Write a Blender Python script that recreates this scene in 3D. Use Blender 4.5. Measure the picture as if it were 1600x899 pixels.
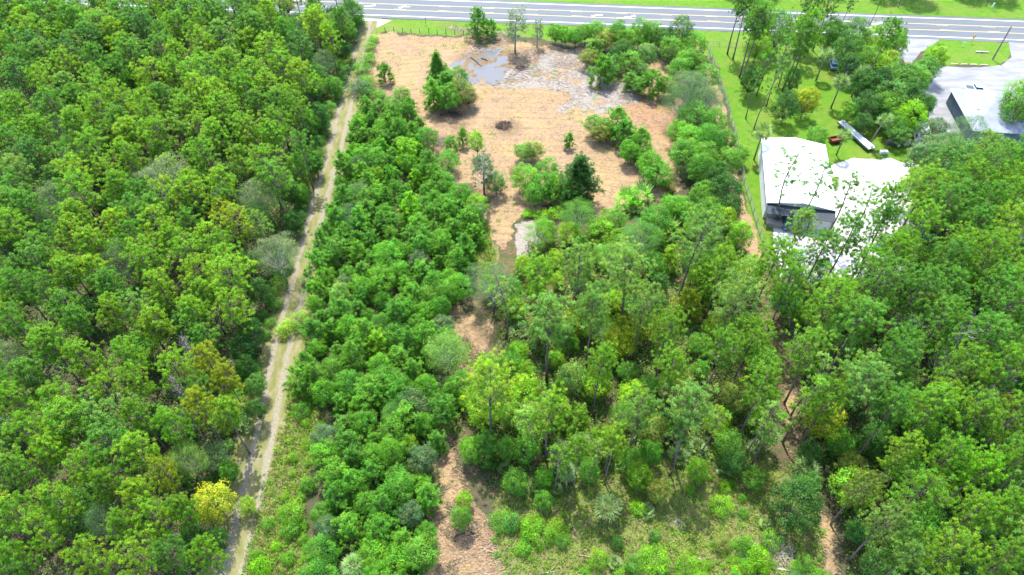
import bpy, math, random
import numpy as np
from mathutils import Vector
R = math.radians
for o in list(bpy.data.objects): bpy.data.objects.remove(o)
scene = bpy.context.scene
col = scene.collection
# ------------------------------------------------------------------ camera, light, exposure
F, DEP, H = 1067.0, R(48.3), 90.0            # focal length in photo pixels, tilt below the horizon, flying height
SUN_EL, SUN_AZ = R(65), R(-12)               # azimuth measured from +Y (ahead) towards +X
cd = bpy.data.cameras.new('camera'); cam = bpy.data.objects.new('camera', cd); col.objects.link(cam)
cam.location = (0, 0, H); cam.rotation_euler = (math.pi/2 - DEP, 0, 0)
cd.sensor_width = 36; cd.lens = F/1600*36; cd.clip_start = 0.5; cd.clip_end = 6000
scene.camera = cam
w = bpy.data.worlds.new('World'); scene.world = w; w.use_nodes = True
nt = w.node_tree; nt.nodes.clear()
sky = nt.nodes.new('ShaderNodeTexSky'); sky.sky_type = 'NISHITA'; sky.sun_disc = False
sky.sun_elevation = SUN_EL; sky.sun_rotation = SUN_AZ; sky.air_density = 1.0; sky.dust_density = 1.5
bg = nt.nodes.new('ShaderNodeBackground'); bg.inputs[1].default_value = 0.15
wo = nt.nodes.new('ShaderNodeOutputWorld'); nt.links.new(sky.outputs[0], bg.inputs[0]); nt.links.new(bg.outputs[0], wo.inputs[0])
sd = bpy.data.lights.new('sun', 'SUN'); sun = bpy.data.objects.new('sun', sd); col.objects.link(sun)
sd.energy = 2.4; sd.angle = R(0.6); sd.color = (1.0, 0.96, 0.88)
sv = Vector((math.sin(SUN_AZ)*math.cos(SUN_EL), math.cos(SUN_AZ)*math.cos(SUN_EL), math.sin(SUN_EL)))
sun.rotation_euler = sv.to_track_quat('Z', 'Y').to_euler()
scene.view_settings.view_transform = 'Standard'; scene.view_settings.look = 'None'
scene.view_settings.gamma = 1; scene.view_settings.use_curve_mapping = False
scene.view_settings.exposure = 2.42
scene.render.engine = 'CYCLES'
scene.cycles.max_bounces = 6; scene.cycles.diffuse_bounces = 4; scene.cycles.transmission_bounces = 4
scene.cycles.use_denoising = True
scene.cycles.caustics_reflective = False; scene.cycles.caustics_refractive = False

# ------------------------------------------------------------------ pixel -> world (photo pixels, 1600 x 899)
def at(px, py, z=0.0):
    cx, cy = px-800.0, py-449.5
    vy = F*math.cos(DEP) - cy*math.sin(DEP)*1.0
    vz = -F*math.sin(DEP) - cy*math.cos(DEP)
    t = (z-H)/vz
    return (cx*t, vy*t)
def proj(X, Y, Z):
    dz = Z-H
    d = Y*math.cos(DEP) - dz*math.sin(DEP)
    u = Y*math.sin(DEP) + dz*math.cos(DEP)
    return 800+F*X/d, 449.5-F*u/d, d
def P(*pts, z=0.0): return np.array([at(x, y, z) for x, y in pts])

# ------------------------------------------------------------------ object helpers
def link(o): col.objects.link(o); return o
def tag(o, label=None, cat=None, group=None, kind=None):
    if label: o['label'] = label
    if cat: o['category'] = cat
    if group: o['group'] = group
    if kind: o['kind'] = kind
    return o
def empty(name, loc=(0, 0, 0), rz=0):
    o = link(bpy.data.objects.new(name, None)); o.location = loc; o.rotation_euler = (0, 0, rz); o.empty_display_size = .3
    return o
def mesh_obj(name, v, f, mat, parent=None, smooth=False, tint=None, axis=None):
    me = bpy.data.meshes.new(name)
    if isinstance(f, np.ndarray):
        n, k = f.shape
        me.vertices.add(len(v)); me.vertices.foreach_set('co', np.asarray(v, np.float32).ravel())
        me.loops.add(n*k); me.loops.foreach_set('vertex_index', f.astype(np.int32).ravel())
        me.polygons.add(n); me.polygons.foreach_set('loop_start', np.arange(0, n*k, k, dtype=np.int32))
        me.update(calc_edges=True)
    else:
        me.from_pydata([tuple(p) for p in v], [], [tuple(q) for q in f]); me.update()
    if tint is not None:
        a = me.attributes.new('tint', 'FLOAT_COLOR', 'POINT')
        a.data.foreach_set('color', np.asarray(tint, np.float32).ravel())
    if axis is not None:
        a = me.attributes.new('axis', 'FLOAT_VECTOR', 'POINT')
        a.data.foreach_set('vector', np.asarray(axis, np.float32).ravel())
    if smooth: me.polygons.foreach_set('use_smooth', np.ones(len(me.polygons), bool))
    me.materials.append(mat)
    o = link(bpy.data.objects.new(name, me)); o.parent = parent
    return o
class MB:
    """collects boxes, prisms, tubes; build() links them as one mesh"""
    def __init__(s): s.v = []; s.f = []
    def add(s, v, f):
        n = len(s.v); s.v += [tuple(p) for p in v]; s.f += [tuple(i+n for i in q) for q in f]; return s
    def box(s, x0, x1, y0, y1, z0, z1, tx=0, ty=0):
        v = [(x0, y0, z0), (x1, y0, z0), (x1, y1, z0), (x0, y1, z0), (x0+tx, y0+ty, z1), (x1-tx, y0+ty, z1), (x1-tx, y1-ty, z1), (x0+tx, y1-ty, z1)]
        return s.add(v, [(3, 2, 1, 0), (4, 5, 6, 7), (0, 1, 5, 4), (1, 2, 6, 5), (2, 3, 7, 6), (3, 0, 4, 7)])
    def prism(s, prof, x0, x1):
        """profile in (y, z), extruded along x"""
        n = len(prof)
        v = [(x0, y, z) for y, z in prof]+[(x1, y, z) for y, z in prof]
        f = [tuple(range(n))[::-1], tuple(range(n, 2*n))]+[(i, (i+1) % n, n+(i+1) % n, n+i) for i in range(n)]
        return s.add(v, f)
    def tube(s, pts, r, n=6, cap=True):
        pts = [Vector(p) for p in pts]; rr = r if isinstance(r, (list, tuple)) else [r]*len(pts)
        base = len(s.v); up = Vector((0.13, 0.21, 1)).normalized()
        for i, p in enumerate(pts):
            d = (pts[min(i+1, len(pts)-1)]-pts[max(i-1, 0)]).normalized()
            a = d.cross(up)
            if a.length < .05: a = d.cross(Vector((1, 0, 0)))
            a.normalize(); b = d.cross(a)
            for k in range(n):
                t = 2*math.pi*k/n
                s.v.append(tuple(p+(a*math.cos(t)+b*math.sin(t))*rr[i]))
        for i in range(len(pts)-1):
            for k in range(n):
                s.f.append((base+i*n+k, base+i*n+(k+1) % n, base+(i+1)*n+(k+1) % n, base+(i+1)*n+k))
        if cap:
            s.f.append(tuple(base+k for k in range(n))[::-1]); s.f.append(tuple(base+(len(pts)-1)*n+k for k in range(n)))
        return s
    def wheel(s, x, y, z, r, wdt):
        return s.tube([(x-wdt/2, y, z), (x+wdt/2, y, z)], r, 14)
    def build(s, name, mat, parent=None, smooth=False):
        return mesh_obj(name, s.v, s.f, mat, parent, smooth)

# ------------------------------------------------------------------ materials
def new_mat(name):
    m = bpy.data.materials.new(name); m.use_nodes = True; t = m.node_tree; t.nodes.clear()
    out = t.nodes.new('ShaderNodeOutputMaterial'); return m, t, out
class NT:
    def __init__(s, t): s.t = t
    def n(s, kind, **kw):
        nd = s.t.nodes.new(kind)
        for k, v in kw.items(): setattr(nd, k, v)
        return nd
    def l(s, a, b): s.t.links.new(a, b)
    def pos(s, scale=(1, 1, 1), rot=0):
        g = s.n('ShaderNodeNewGeometry'); m = s.n('ShaderNodeMapping'); s.l(g.outputs['Position'], m.inputs[0])
        m.inputs['Scale'].default_value = scale; m.inputs['Rotation'].default_value = (0, 0, rot); return m.outputs[0]
    def noise(s, vec, scale, detail=4, rough=.6, dist=0):
        nd = s.n('ShaderNodeTexNoise'); s.l(vec, nd.inputs['Vector']); nd.inputs['Scale'].default_value = scale
        nd.inputs['Detail'].default_value = detail; nd.inputs['Roughness'].default_value = rough; nd.inputs['Distortion'].default_value = dist
        return nd.outputs['Fac']
    def ramp(s, fac, stops, interp='LINEAR'):
        r = s.n('ShaderNodeValToRGB'); s.l(fac, r.inputs[0]); e = r.color_ramp.elements; r.color_ramp.interpolation = interp
        while len(e) < len(stops): e.new(.5)
        for i, (p, c) in enumerate(stops):
            e[i].position = p; e[i].color = (*c, 1) if not isinstance(c, (int, float)) else (c, c, c, 1)
        return r.outputs[0]
    def mix(s, fac, a, b, mode='MIX'):
        m = s.n('ShaderNodeMix', data_type='RGBA', blend_type=mode)
        for k, val in ((0, fac), (6, a), (7, b)):
            sock = m.inputs[k]
            if hasattr(val, 'links'): s.l(val, sock)
            elif isinstance(val, (int, float)): sock.default_value = val if k == 0 else (val, val, val, 1)
            else: sock.default_value = (*val, 1)
        return m.outputs[2]
    def math(s, op, a, b=0.0, clamp=False):
        m = s.n('ShaderNodeMath', operation=op, use_clamp=clamp)
        for sock, val in ((m.inputs[0], a), (m.inputs[1], b)):
            if hasattr(val, 'links'): s.l(val, sock)
            else: sock.default_value = val
        return m.outputs[0]
    def bump(s, h, strength=.5, dist=.1):
        b = s.n('ShaderNodeBump'); s.l(h, b.inputs['Height']); b.inputs['Strength'].default_value = strength; b.inputs['Distance'].default_value = dist
        return b.outputs[0]
    def bsdf(s, out, colr, rough=.9, spec=.2, normal=None, metal=0):
        p = s.n('ShaderNodeBsdfPrincipled')
        for nm, val in (('Base Color', colr), ('Roughness', rough)):
            if hasattr(val, 'links'): s.l(val, p.inputs[nm])
            else: p.inputs[nm].default_value = (*val, 1) if nm == 'Base Color' else val
        p.inputs['Specular IOR Level'].default_value = spec; p.inputs['Metallic'].default_value = metal
        if normal is not None: s.l(normal, p.inputs['Normal'])
        s.l(p.outputs[0], out.inputs[0]); return p
def plain(name, c, rough=.6, spec=.3, metal=0, var=.25, scale=1.5):
    m, t, out = new_mat(name); q = NT(t)
    n = q.noise(q.pos(), scale, 5)
    c2 = tuple(x*(1-var) for x in c)
    q.bsdf(out, q.mix(q.ramp(n, [(.35, 0), (.65, 1)]), c2, c), rough, spec, metal=metal); return m
def foliage_mat(name, trans=.5, gloss=.25):
    """leaf colour: the plant's own colour (object colour) times the clump's tint"""
    m, t, out = new_mat(name); q = NT(t)
    oi = q.n('ShaderNodeObjectInfo'); at_ = q.n('ShaderNodeAttribute', attribute_name='tint')
    c = q.mix(1.0, oi.outputs['Color'], at_.outputs['Color'], 'MULTIPLY')
    nz = q.noise(q.pos(), .9, 2)
    c = q.mix(1.0, c, q.ramp(nz, [(.3, (.86, .84, .9)), (.7, (1.14, 1.1, 1.0))]), 'MULTIPLY')
    ax = q.n('ShaderNodeAttribute', attribute_name='axis'); vt = q.n('ShaderNodeVectorTransform', vector_type='NORMAL', convert_from='OBJECT', convert_to='WORLD')
    q.l(ax.outputs['Vector'], vt.inputs[0]); gn = q.n('ShaderNodeNewGeometry')
    va = q.n('ShaderNodeVectorMath', operation='SCALE'); q.l(vt.outputs[0], va.inputs[0]); va.inputs[3].default_value = 1.7
    vb = q.n('ShaderNodeVectorMath', operation='ADD'); q.l(va.outputs[0], vb.inputs[0]); q.l(gn.outputs['Normal'], vb.inputs[1])
    vn = q.n('ShaderNodeVectorMath', operation='NORMALIZE'); q.l(vb.outputs[0], vn.inputs[0])
    p = q.n('ShaderNodeBsdfPrincipled'); q.l(c, p.inputs['Base Color']); p.inputs['Roughness'].default_value = .55; q.l(vn.outputs[0], p.inputs['Normal'])
    p.inputs['Specular IOR Level'].default_value = gloss
    tr = q.n('ShaderNodeBsdfTranslucent'); c2 = q.mix(1.0, c, (1.15, 1.25, .6), 'MULTIPLY'); q.l(c2, tr.inputs[0])
    ms = q.n('ShaderNodeMixShader'); ms.inputs[0].default_value = trans
    q.l(p.outputs[0], ms.inputs[1]); q.l(tr.outputs[0], ms.inputs[2]); q.l(ms.outputs[0], out.inputs[0]); return m
M = {}
M['leaf'] = foliage_mat('foliage')
M['bark'] = plain('pine bark', (.17, .13, .115), .9, .1, scale=3, var=.45)
M['bark_pale'] = plain('pale bark', (.30, .285, .27), .9, .1, scale=3, var=.4)
M['bark_palm'] = plain('palm bark', (.22, .19, .155), .9, .1, scale=4, var=.4)

# ------------------------------------------------------------------ ground regions (outlines read off the photo, laid on the ground plane)
def seg_dist(px, py, a, b):
    dx, dy = b[0]-a[0], b[1]-a[1]; L = dx*dx+dy*dy+1e-9
    t = np.clip(((px-a[0])*dx+(py-a[1])*dy)/L, 0, 1)
    return np.hypot(px-a[0]-t*dx, py-a[1]-t*dy)
def sdf(px, py, poly):
    """signed distance, positive inside"""
    d = np.full(px.shape, 1e9); ins = np.zeros(px.shape, bool); n = len(poly)
    for i in range(n):
        a, b = poly[i], poly[(i+1) % n]
        d = np.minimum(d, seg_dist(px, py, a, b))
        c = (a[1] > py) != (b[1] > py)
        ins ^= c & (px < (b[0]-a[0])*(py-a[1])/(b[1]-a[1]+1e-12)+a[0])
    return np.where(ins, d, -d)
def line_d(px, py, pts):
    d = np.full(px.shape, 1e9)
    for a, b in zip(pts[:-1], pts[1:]): d = np.minimum(d, seg_dist(px, py, a, b))
    return d
def vnoise(x, y, s, seed=0):
    """smooth value noise"""
    x = x/s; y = y/s; xi = np.floor(x).astype(np.int64); yi = np.floor(y).astype(np.int64); fx = x-xi; fy = y-yi
    fx = fx*fx*(3-2*fx); fy = fy*fy*(3-2*fy)
    def h(a, b):
        n = (a*374761393+b*668265263+seed*1442695041) & 0x7fffffff
        n = ((n ^ (n >> 13))*1274126177) & 0x7fffffff
        return ((n ^ (n >> 16)) & 0xffff)/65535.0
    return (h(xi, yi)*(1-fx)+h(xi+1, yi)*fx)*(1-fy)+(h(xi, yi+1)*(1-fx)+h(xi+1, yi+1)*fx)*fy-.5
def fbm(x, y, s, seed=0): return vnoise(x, y, s, seed)+.5*vnoise(x, y, s/2, seed+7)+.25*vnoise(x, y, s/4, seed+13)

CLEAR = P((588, 50), (740, 58), (800, 62), (850, 68), (905, 76), (960, 92), (1010, 92), (1060, 100), (1075, 150), (1062, 230), (1068, 285), (1040, 318), (985, 330),
          (935, 345), (900, 330), (850, 322), (815, 345), (800, 400), (768, 390), (752, 300), (690, 285), (650, 215), (625, 180), (570, 168), (556, 150), (572, 90))
PATH_MID = P((765, 470), (700, 480), (690, 520), (715, 560), (705, 620), (685, 680), (672, 760), (665, 840), (660, 930), (800, 930), (775, 820), (745, 790), (720, 720), (735, 620), (760, 560), (775, 500))
PATH_RIGHT = P((1208, 545), (1228, 560), (1252, 640), (1252, 700), (1282, 760), (1308, 830), (1318, 930), (1282, 930), (1284, 850), (1262, 780), (1228, 720), (1222, 650))
SAND_PATCH = P((812, 350), (850, 342), (862, 352), (845, 375), (830, 405), (812, 398), (805, 370))
SAND_TOP = P((765, 128), (800, 108), (835, 100), (850, 80), (905, 78), (930, 100), (955, 130), (1000, 128), (1000, 160), (965, 168), (925, 190), (900, 165), (880, 178), (868, 170), (890, 150), (850, 138), (770, 140))
MUD_TOP = P((735, 70), (800, 75), (850, 80), (850, 110), (800, 128), (730, 120), (712, 95))
MUD2 = P((690, 40), (745, 45), (790, 50), (795, 75), (730, 78), (735, 60))
REDSOIL = P((965, 165), (1000, 140), (1040, 160), (1050, 215), (1010, 215), (980, 195))
VERGE_TOP = P((582, 35), (700, 42), (790, 45), (790, 52), (735, 56), (600, 50), (575, 60), (560, 90), (548, 70), (556, 40), (545, 26), (565, 30))
LAWN = P((1090, 50), (1200, 52), (1400, 60), (1420, 120), (1445, 200), (1450, 268), (1300, 272), (1205, 265), (1210, 350), (1230, 400), (1200, 420), (1175, 350), (1160, 270), (1145, 200), (1122, 110), (1108, 80))
ROADSIDE = P((780, 40), (1110, 44), (1110, 90), (1085, 75), (1000, 70), (860, 62), (790, 52))
BACKLAWN = P((1440, 225), (1600, 225), (1700, 260), (1700, 300), (1560, 300), (1440, 250))
VERGE_TRACK = P((455, 600), (510, 625), (500, 690), (470, 790), (500, 930), (370, 930), (400, 800), (435, 690))
ROUGH = P((770, 760), (880, 740), (1000, 720), (1100, 700), (1180, 700), (1230, 730), (1265, 780), (1285, 850), (1290, 940), (780, 940), (770, 830))
STRIP_GRASS = P((720, 340), (770, 345), (775, 400), (760, 460), (745, 420))
ISLAND = P((1466, 60), (1500, 57), (1545, 60), (1570, 76), (1577, 90), (1560, 101), (1530, 104), (1470, 102), (1440, 100), (1450, 75))
TRACK = [(-39.2, 176.8), (-38.9, 172.6), (-38.7, 158), (-38.8, 143), (-38.6, 125.5), (-38.1, 106), (-37.7, 88), (-37.3, 65), (-36.6, 47), (-36.1, 32), (-35.8, 15), (-35.5, -5)]
FENCE = P((1105, 75), (1130, 150), (1148, 215), (1162, 290), (1190, 380), (1198, 408))
def near_y(x): return 177.1-.0792*x
def far_y(x): return 187.2-.0775*x
GRAVEL_YARD = P((1290, 262), (1320, 250), (1390, 248), (1440, 258), (1455, 300), (1450, 350), (1420, 420), (1330, 440), (1220, 440), (1205, 350), (1290, 330))
LOT = P((1420, 55), (1475, 57), (1440, 82), (1425, 100), (1470, 104), (1530, 106), (1565, 102), (1582, 90), (1574, 62), (1640, 62), (1800, 68), (1800, 190), (1640, 215), (1500, 210), (1465, 205), (1445, 180), (1440, 140), (1405, 110), (1400, 75))
CEN_WOODS = P((745, 430), (760, 400), (850, 380), (930, 340), (1040, 320), (1150, 320), (1190, 420), (1225, 560), (1230, 700), (1100, 690), (1000, 720), (880, 740), (765, 750), (735, 690), (760, 560), (780, 490))

def make_ground():
    xs = np.concatenate([[-3000, -1200, -500, -250, -190], np.arange(-165, 165.1, .45), [190, 250, 500, 1200, 3000]])
    ys = np.concatenate([[-3000, -900, -200, -40, 0], np.arange(14, 222, .45), [240, 300, 500, 1200, 3500]])
    X, Y = np.meshgrid(xs, ys); X = X.ravel(); Y = Y.ravel()
    wx = X+1.6*fbm(X, Y, 3.0, 3)+.5*vnoise(X, Y, .9, 5); wy = Y+1.6*fbm(X, Y, 3.0, 11)+.5*vnoise(X, Y, .9, 17)
    def W(poly, soft=.6): return np.clip(sdf(wx, wy, poly)/soft*.5+.5, 0, 1)
    pm = W(PATH_MID, 1.2)*np.clip(.62+.9*fbm(X, Y, 2.6, 51), 0, 1); pr = W(PATH_RIGHT, 1.2)*np.clip(.38+1.1*fbm(X, Y, 2.6, 52), 0, 1)
    for gx, gy, gr in ((725, 603, 5.5), (1262, 745, 3.5)):
        g0 = at(gx, gy); dd = np.clip(np.hypot(wx-g0[0], wy-g0[1])-gr, 0, 1.5)/1.5; pm = pm*dd; pr = pr*dd
    mulch = np.maximum.reduce([W(CLEAR), pm, pr])
    mulch = np.maximum(mulch, np.clip((1.3-line_d(wx, wy, [(p[0]-1.9, p[1]) for p in FENCE]))/.6*.5+.5, 0, 1)*.95)
    sand = np.maximum(W(SAND_PATCH), W(SAND_TOP, 1.0)*np.clip(.75+fbm(X, Y, 3, 21)*1.5, 0, 1))
    mud = np.maximum(W(MUD_TOP, 2), W(MUD2, 2))
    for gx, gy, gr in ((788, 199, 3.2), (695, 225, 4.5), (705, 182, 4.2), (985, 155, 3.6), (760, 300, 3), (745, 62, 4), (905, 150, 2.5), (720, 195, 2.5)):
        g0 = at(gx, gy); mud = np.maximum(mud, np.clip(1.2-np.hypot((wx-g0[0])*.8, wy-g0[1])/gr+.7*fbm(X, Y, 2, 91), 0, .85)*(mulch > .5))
    red = W(REDSOIL, 2.5)
    wd_ = np.clip(sdf(wx, wy, CLEAR)/2.5, 0, 1); mulch = mulch*np.where((wd_ < 1) & (sdf(X, Y, CLEAR) > 0) & (pm < .5) & (pr < .5), np.clip(.25+wd_+.9*fbm(X, Y, 2.2, 93), 0, 1), 1)
    rs = np.clip((near_y(X)-1.3-Y)/1.0, 0, 1)*np.clip((Y-near_y(X)+9)/2, 0, 1)*(X > -34)
    farg = np.clip((Y-far_y(X)-1)/1, 0, 1)
    lawn = np.maximum.reduce([W(VERGE_TOP), W(LAWN), W(ROADSIDE), W(BACKLAWN), W(ISLAND), rs, farg])
    td = line_d(wx, wy, TRACK)
    rough = np.maximum.reduce([W(VERGE_TRACK, 1.5), W(ROUGH, 2), W(STRIP_GRASS), np.clip((4.6-td)/1.5, 0, 1)])
    cen = W(CEN_WOODS, 4)
    z = .10*fbm(X, Y, 5, 31)*mulch+.06*fbm(X, Y, 1.2, 33)*mulch+.12*fbm(X, Y, 4, 35)*rough
    safe = np.clip((line_d(X, Y, TRACK)-3.2)/2, 0, 1)*np.clip((near_y(X)-2-Y)/3, 0, 1)*np.clip(-sdf(X, Y, GRAVEL_YARD)/2, 0, 1)*np.clip(-sdf(X, Y, LOT)/2, 0, 1)
    pud = np.clip(sdf(X, Y, PUDDLE)/2.5+.3, 0, 1)
    z = z*safe*(1-pud)+pud*(.085*fbm(X, Y, 3.0, 41)+.07*fbm(X, Y, 1.3, 43)-.016)
    far = (np.abs(X) > 170) | (Y < 13) | (Y > 225); z[far] = 0
    nx, ny = len(xs), len(ys)
    i = np.arange((nx-1)*(ny-1)); r = i//(nx-1); c = i % (nx-1); a = r*nx+c
    f = np.stack([a, a+1, a+nx+1, a+nx], 1)
    o = mesh_obj('ground', np.stack([X, Y, z], 1), f, M['ground'], smooth=True)
    me = o.data
    for nm, ch in (('w1', (mulch, lawn, sand, rough)), ('w2', (mud, red, cen, mud*0))):
        A = me.attributes.new(nm, 'FLOAT_COLOR', 'POINT'); A.data.foreach_set('color', np.stack(ch, 1).astype(np.float32).ravel())
    tag(o, kind='structure'); return o
PUDDLE = P((715, 100), (735, 88), (765, 82), (790, 84), (800, 100), (795, 118), (770, 128), (735, 122))

m, t, out = new_mat('ground'); q = NT(t); M['ground'] = m
a1 = q.n('ShaderNodeAttribute', attribute_name='w1'); a2 = q.n('ShaderNodeAttribute', attribute_name='w2')
s1 = q.n('ShaderNodeSeparateColor'); q.l(a1.outputs['Color'], s1.inputs[0]); s2 = q.n('ShaderNodeSeparateColor'); q.l(a2.outputs['Color'], s2.inputs[0])
pos = q.pos()
fine = q.noise(pos, 3.5, 6, .7); midn = q.noise(pos, .7, 5, .65); big = q.noise(pos, .13, 4, .6)
streak = q.noise(q.pos((1.2, 7, 1), R(4)), .9, 5, .7, .6)
floor = q.mix(q.ramp(midn, [(.35, 0), (.65, 1)]), (0.057, 0.043, 0.029), (0.026, 0.045, 0.012))
floor = q.mix(q.ramp(fine, [(.4, 0), (.75, .8)]), floor, (0.088, 0.068, 0.047))
cenc = q.mix(q.ramp(midn, [(.42, 0), (.58, 1)]), (0.104, 0.065, 0.039), (0.036, 0.062, 0.010))
cenc = q.mix(q.ramp(fine, [(.45, 0), (.8, .7)]), cenc, (0.135, 0.099, 0.062))
floor = q.mix(s2.outputs[2], floor, cenc)
rough = q.mix(q.ramp(midn, [(.3, 0), (.62, 1)]), (.055, .090, .016), (.135, .112, .058))
rough = q.mix(q.ramp(fine, [(.45, 0), (.65, .6)]), rough, (.06, .115, .016))
rough = q.mix(q.ramp(big, [(.4, 0), (.65, .6)]), rough, (.115, .125, .03))
mul = q.mix(q.ramp(streak, [(.28, 0), (.72, 1)]), (0.154, 0.095, 0.049), (0.238, 0.162, 0.091))
mul = q.mix(q.ramp(fine, [(.42, 0), (.62, .7)]), mul, (0.266, 0.195, 0.123))
mul = q.mix(q.ramp(q.noise(q.pos((1, 1.6, 1)), .33, 5, .7), [(.48, 0), (.66, .75)]), mul, (0.139, 0.100, 0.065))
mul = q.mix(q.ramp(big, [(.42, 0), (.62, .8)]), mul, (0.220, 0.160, 0.074))
mul = q.mix(q.ramp(q.noise(q.pos((3.0, .5, 1), R(28)), .5, 4, .7), [(.6, 0), (.72, .5)]), mul, (0.266, 0.205, 0.138))
law = q.mix(q.ramp(midn, [(.35, 0), (.7, 1)]), (0.044, 0.128, 0.007), (0.090, 0.159, 0.011))
law = q.mix(q.ramp(big, [(.46, 0), (.66, .65)]), law, (0.121, 0.140, 0.028))
law = q.mix(q.ramp(q.noise(q.pos(), .45, 5, .7), [(.55, 0), (.7, .55)]), law, (0.138, 0.128, 0.050))
law = q.mix(q.ramp(fine, [(.3, .45), (.6, 0)]), law, (0.034, 0.085, 0.009))
snd = q.mix(q.ramp(streak, [(.35, 0), (.6, 1)]), (0.125, 0.104, 0.086), (0.218, 0.198, 0.172))
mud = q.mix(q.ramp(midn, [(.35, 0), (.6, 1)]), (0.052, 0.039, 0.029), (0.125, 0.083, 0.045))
arc = q.n('ShaderNodeTexWave', wave_type='RINGS', rings_direction='Z'); q.l(q.pos(), arc.inputs['Vector']); arc.inputs['Scale'].default_value = .16; arc.inputs['Distortion'].default_value = 5; arc.inputs['Detail'].default_value = 2; arc.inputs['Detail Scale'].default_value = .25
mul = q.mix(q.math('MULTIPLY', q.ramp(arc.outputs['Fac'], [(.0, 1), (.10, 0)]), .45), mul, (.12, .082, .052))
def edge(sock, nz=.55):
    x = q.math('ADD', sock, q.math('MULTIPLY', q.math('SUBTRACT', fine, .5), nz)); return q.ramp(x, [(.42, 0), (.58, 1)])
c = q.mix(edge(s1.outputs[2], .9), floor, rough) if False else q.mix(edge(a1.outputs['Alpha'], .9), floor, rough)
c = q.mix(edge(s1.outputs[1]), c, law)
c = q.mix(edge(s1.outputs[0]), c, mul)
c = q.mix(q.math('MULTIPLY', s2.outputs[1], .5), c, (.20, .095, .05))
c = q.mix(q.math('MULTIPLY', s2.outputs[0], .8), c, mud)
c = q.mix(edge(s1.outputs[2], 1.2), c, snd)
q.bsdf(out, c, .95, .1, q.bump(q.math('ADD', fine, q.math('MULTIPLY', streak, .8)), .8, .22))
ground = make_ground()

# ------------------------------------------------------------------ sheets: water, road, paths, yards
m, t, out = new_mat('water'); q = NT(t); M['water'] = m
q.bsdf(out, (.085, .085, .085), .16, .24, q.bump(q.noise(q.pos(), 2, 3), .04, .02))
def sheet(name, pts, z, mat, n_noise=.35, step=.8, seed=0, kind='structure'):
    """flat sheet with an uneven outline"""
    pp = []
    for i in range(len(pts)):
        a, b = np.array(pts[i]), np.array(pts[(i+1) % len(pts)]); L = np.hypot(*(b-a)); k = max(1, int(L/step))
        for j in range(k): pp.append(a+(b-a)*j/k)
    pp = np.array(pp)
    pp = pp+n_noise*np.stack([fbm(pp[:, 0], pp[:, 1], 2.5, seed+1), fbm(pp[:, 0], pp[:, 1], 2.5, seed+2)], 1)*1.4
    from mathutils.geometry import tessellate_polygon
    v3 = [Vector((x, y, 0)) for x, y in pp]; tri = tessellate_polygon([v3])
    o = mesh_obj(name, [(x, y, z) for x, y in pp], [tuple(f) if (pp[f[1]][0]-pp[f[0]][0])*(pp[f[2]][1]-pp[f[0]][1])-(pp[f[1]][1]-pp[f[0]][1])*(pp[f[2]][0]-pp[f[0]][0]) > 0 else tuple(f)[::-1] for f in tri], mat)
    tag(o, kind=kind); return o
sheet('puddle', P((700, 105), (730, 80), (765, 74), (800, 78), (812, 100), (800, 125), (770, 136), (730, 130)), -.012, M['water'])
# highway
m, t, out = new_mat('asphalt'); q = NT(t); M['asphalt'] = m
n1 = q.noise(q.pos((.08, 1.2, 1), R(4.5)), .9, 4); n2 = q.noise(q.pos(), 8, 4, .7)
c = q.mix(q.ramp(n1, [(.3, 0), (.7, 1)]), (.056, .066, .076), (.076, .087, .098)); c = q.mix(q.ramp(n2, [(.4, 0), (.7, .4)]), c, (.12, .12, .125))
q.bsdf(out, c, .85, .2)
M['white_paint'] = plain('white road paint', (.75, .75, .73), .6, .2, scale=4, var=.2)
M['yellow_paint'] = plain('yellow road paint', (.62, .45, .16), .6, .2, scale=3, var=.25)
def ribbon(name, x0, x1, f0, f1, z, mat, step=20, parent=None):
    v = []; fc = []; n = max(1, int(abs(x1-x0)/step))
    for i in range(n+1):
        x = x0+(x1-x0)*i/n; v += [(x, f0(x), z), (x, f1(x), z)]
    for i in range(n): fc.append((2*i, 2*i+2, 2*i+3, 2*i+1))
    o = mesh_obj(name, v, fc, mat, parent)
    if parent is None: tag(o, kind='structure')
    return o
ribbon('highway', -600, 600, lambda x: near_y(x)-1.5, lambda x: far_y(x)+1.3, .03, M['asphalt'])
def lane(x, k): return near_y(x)+(far_y(x)-near_y(x))*k
ribbon('road_marking', -600, 600, lambda x: near_y(x)-.11, lambda x: near_y(x)+.11, .036, M['white_paint'])
ribbon('road_marking', -600, 600, lambda x: far_y(x)-.11, lambda x: far_y(x)+.11, .036, M['white_paint'])
for k, s in ((.345, 1), (.665, -1)):
    ribbon('road_marking', -600, 600, lambda x: lane(x, k)-.07, lambda x: lane(x, k)+.07, .036, M['yellow_paint'])
    mb = MB()
    for i in range(-14, 30):
        xa = i*12.2+4; xb = xa+3.2; d = .30*s
        mb.add([(xa, lane(xa, k)+d-.08, .036), (xb, lane(xb, k)+d-.08, .036), (xb, lane(xb, k)+d+.08, .036), (xa, lane(xa, k)+d+.08, .036)], [(0, 1, 2, 3)])
    tag(mb.build('dashed_road_marking', M['yellow_paint']), kind='structure')
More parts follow.
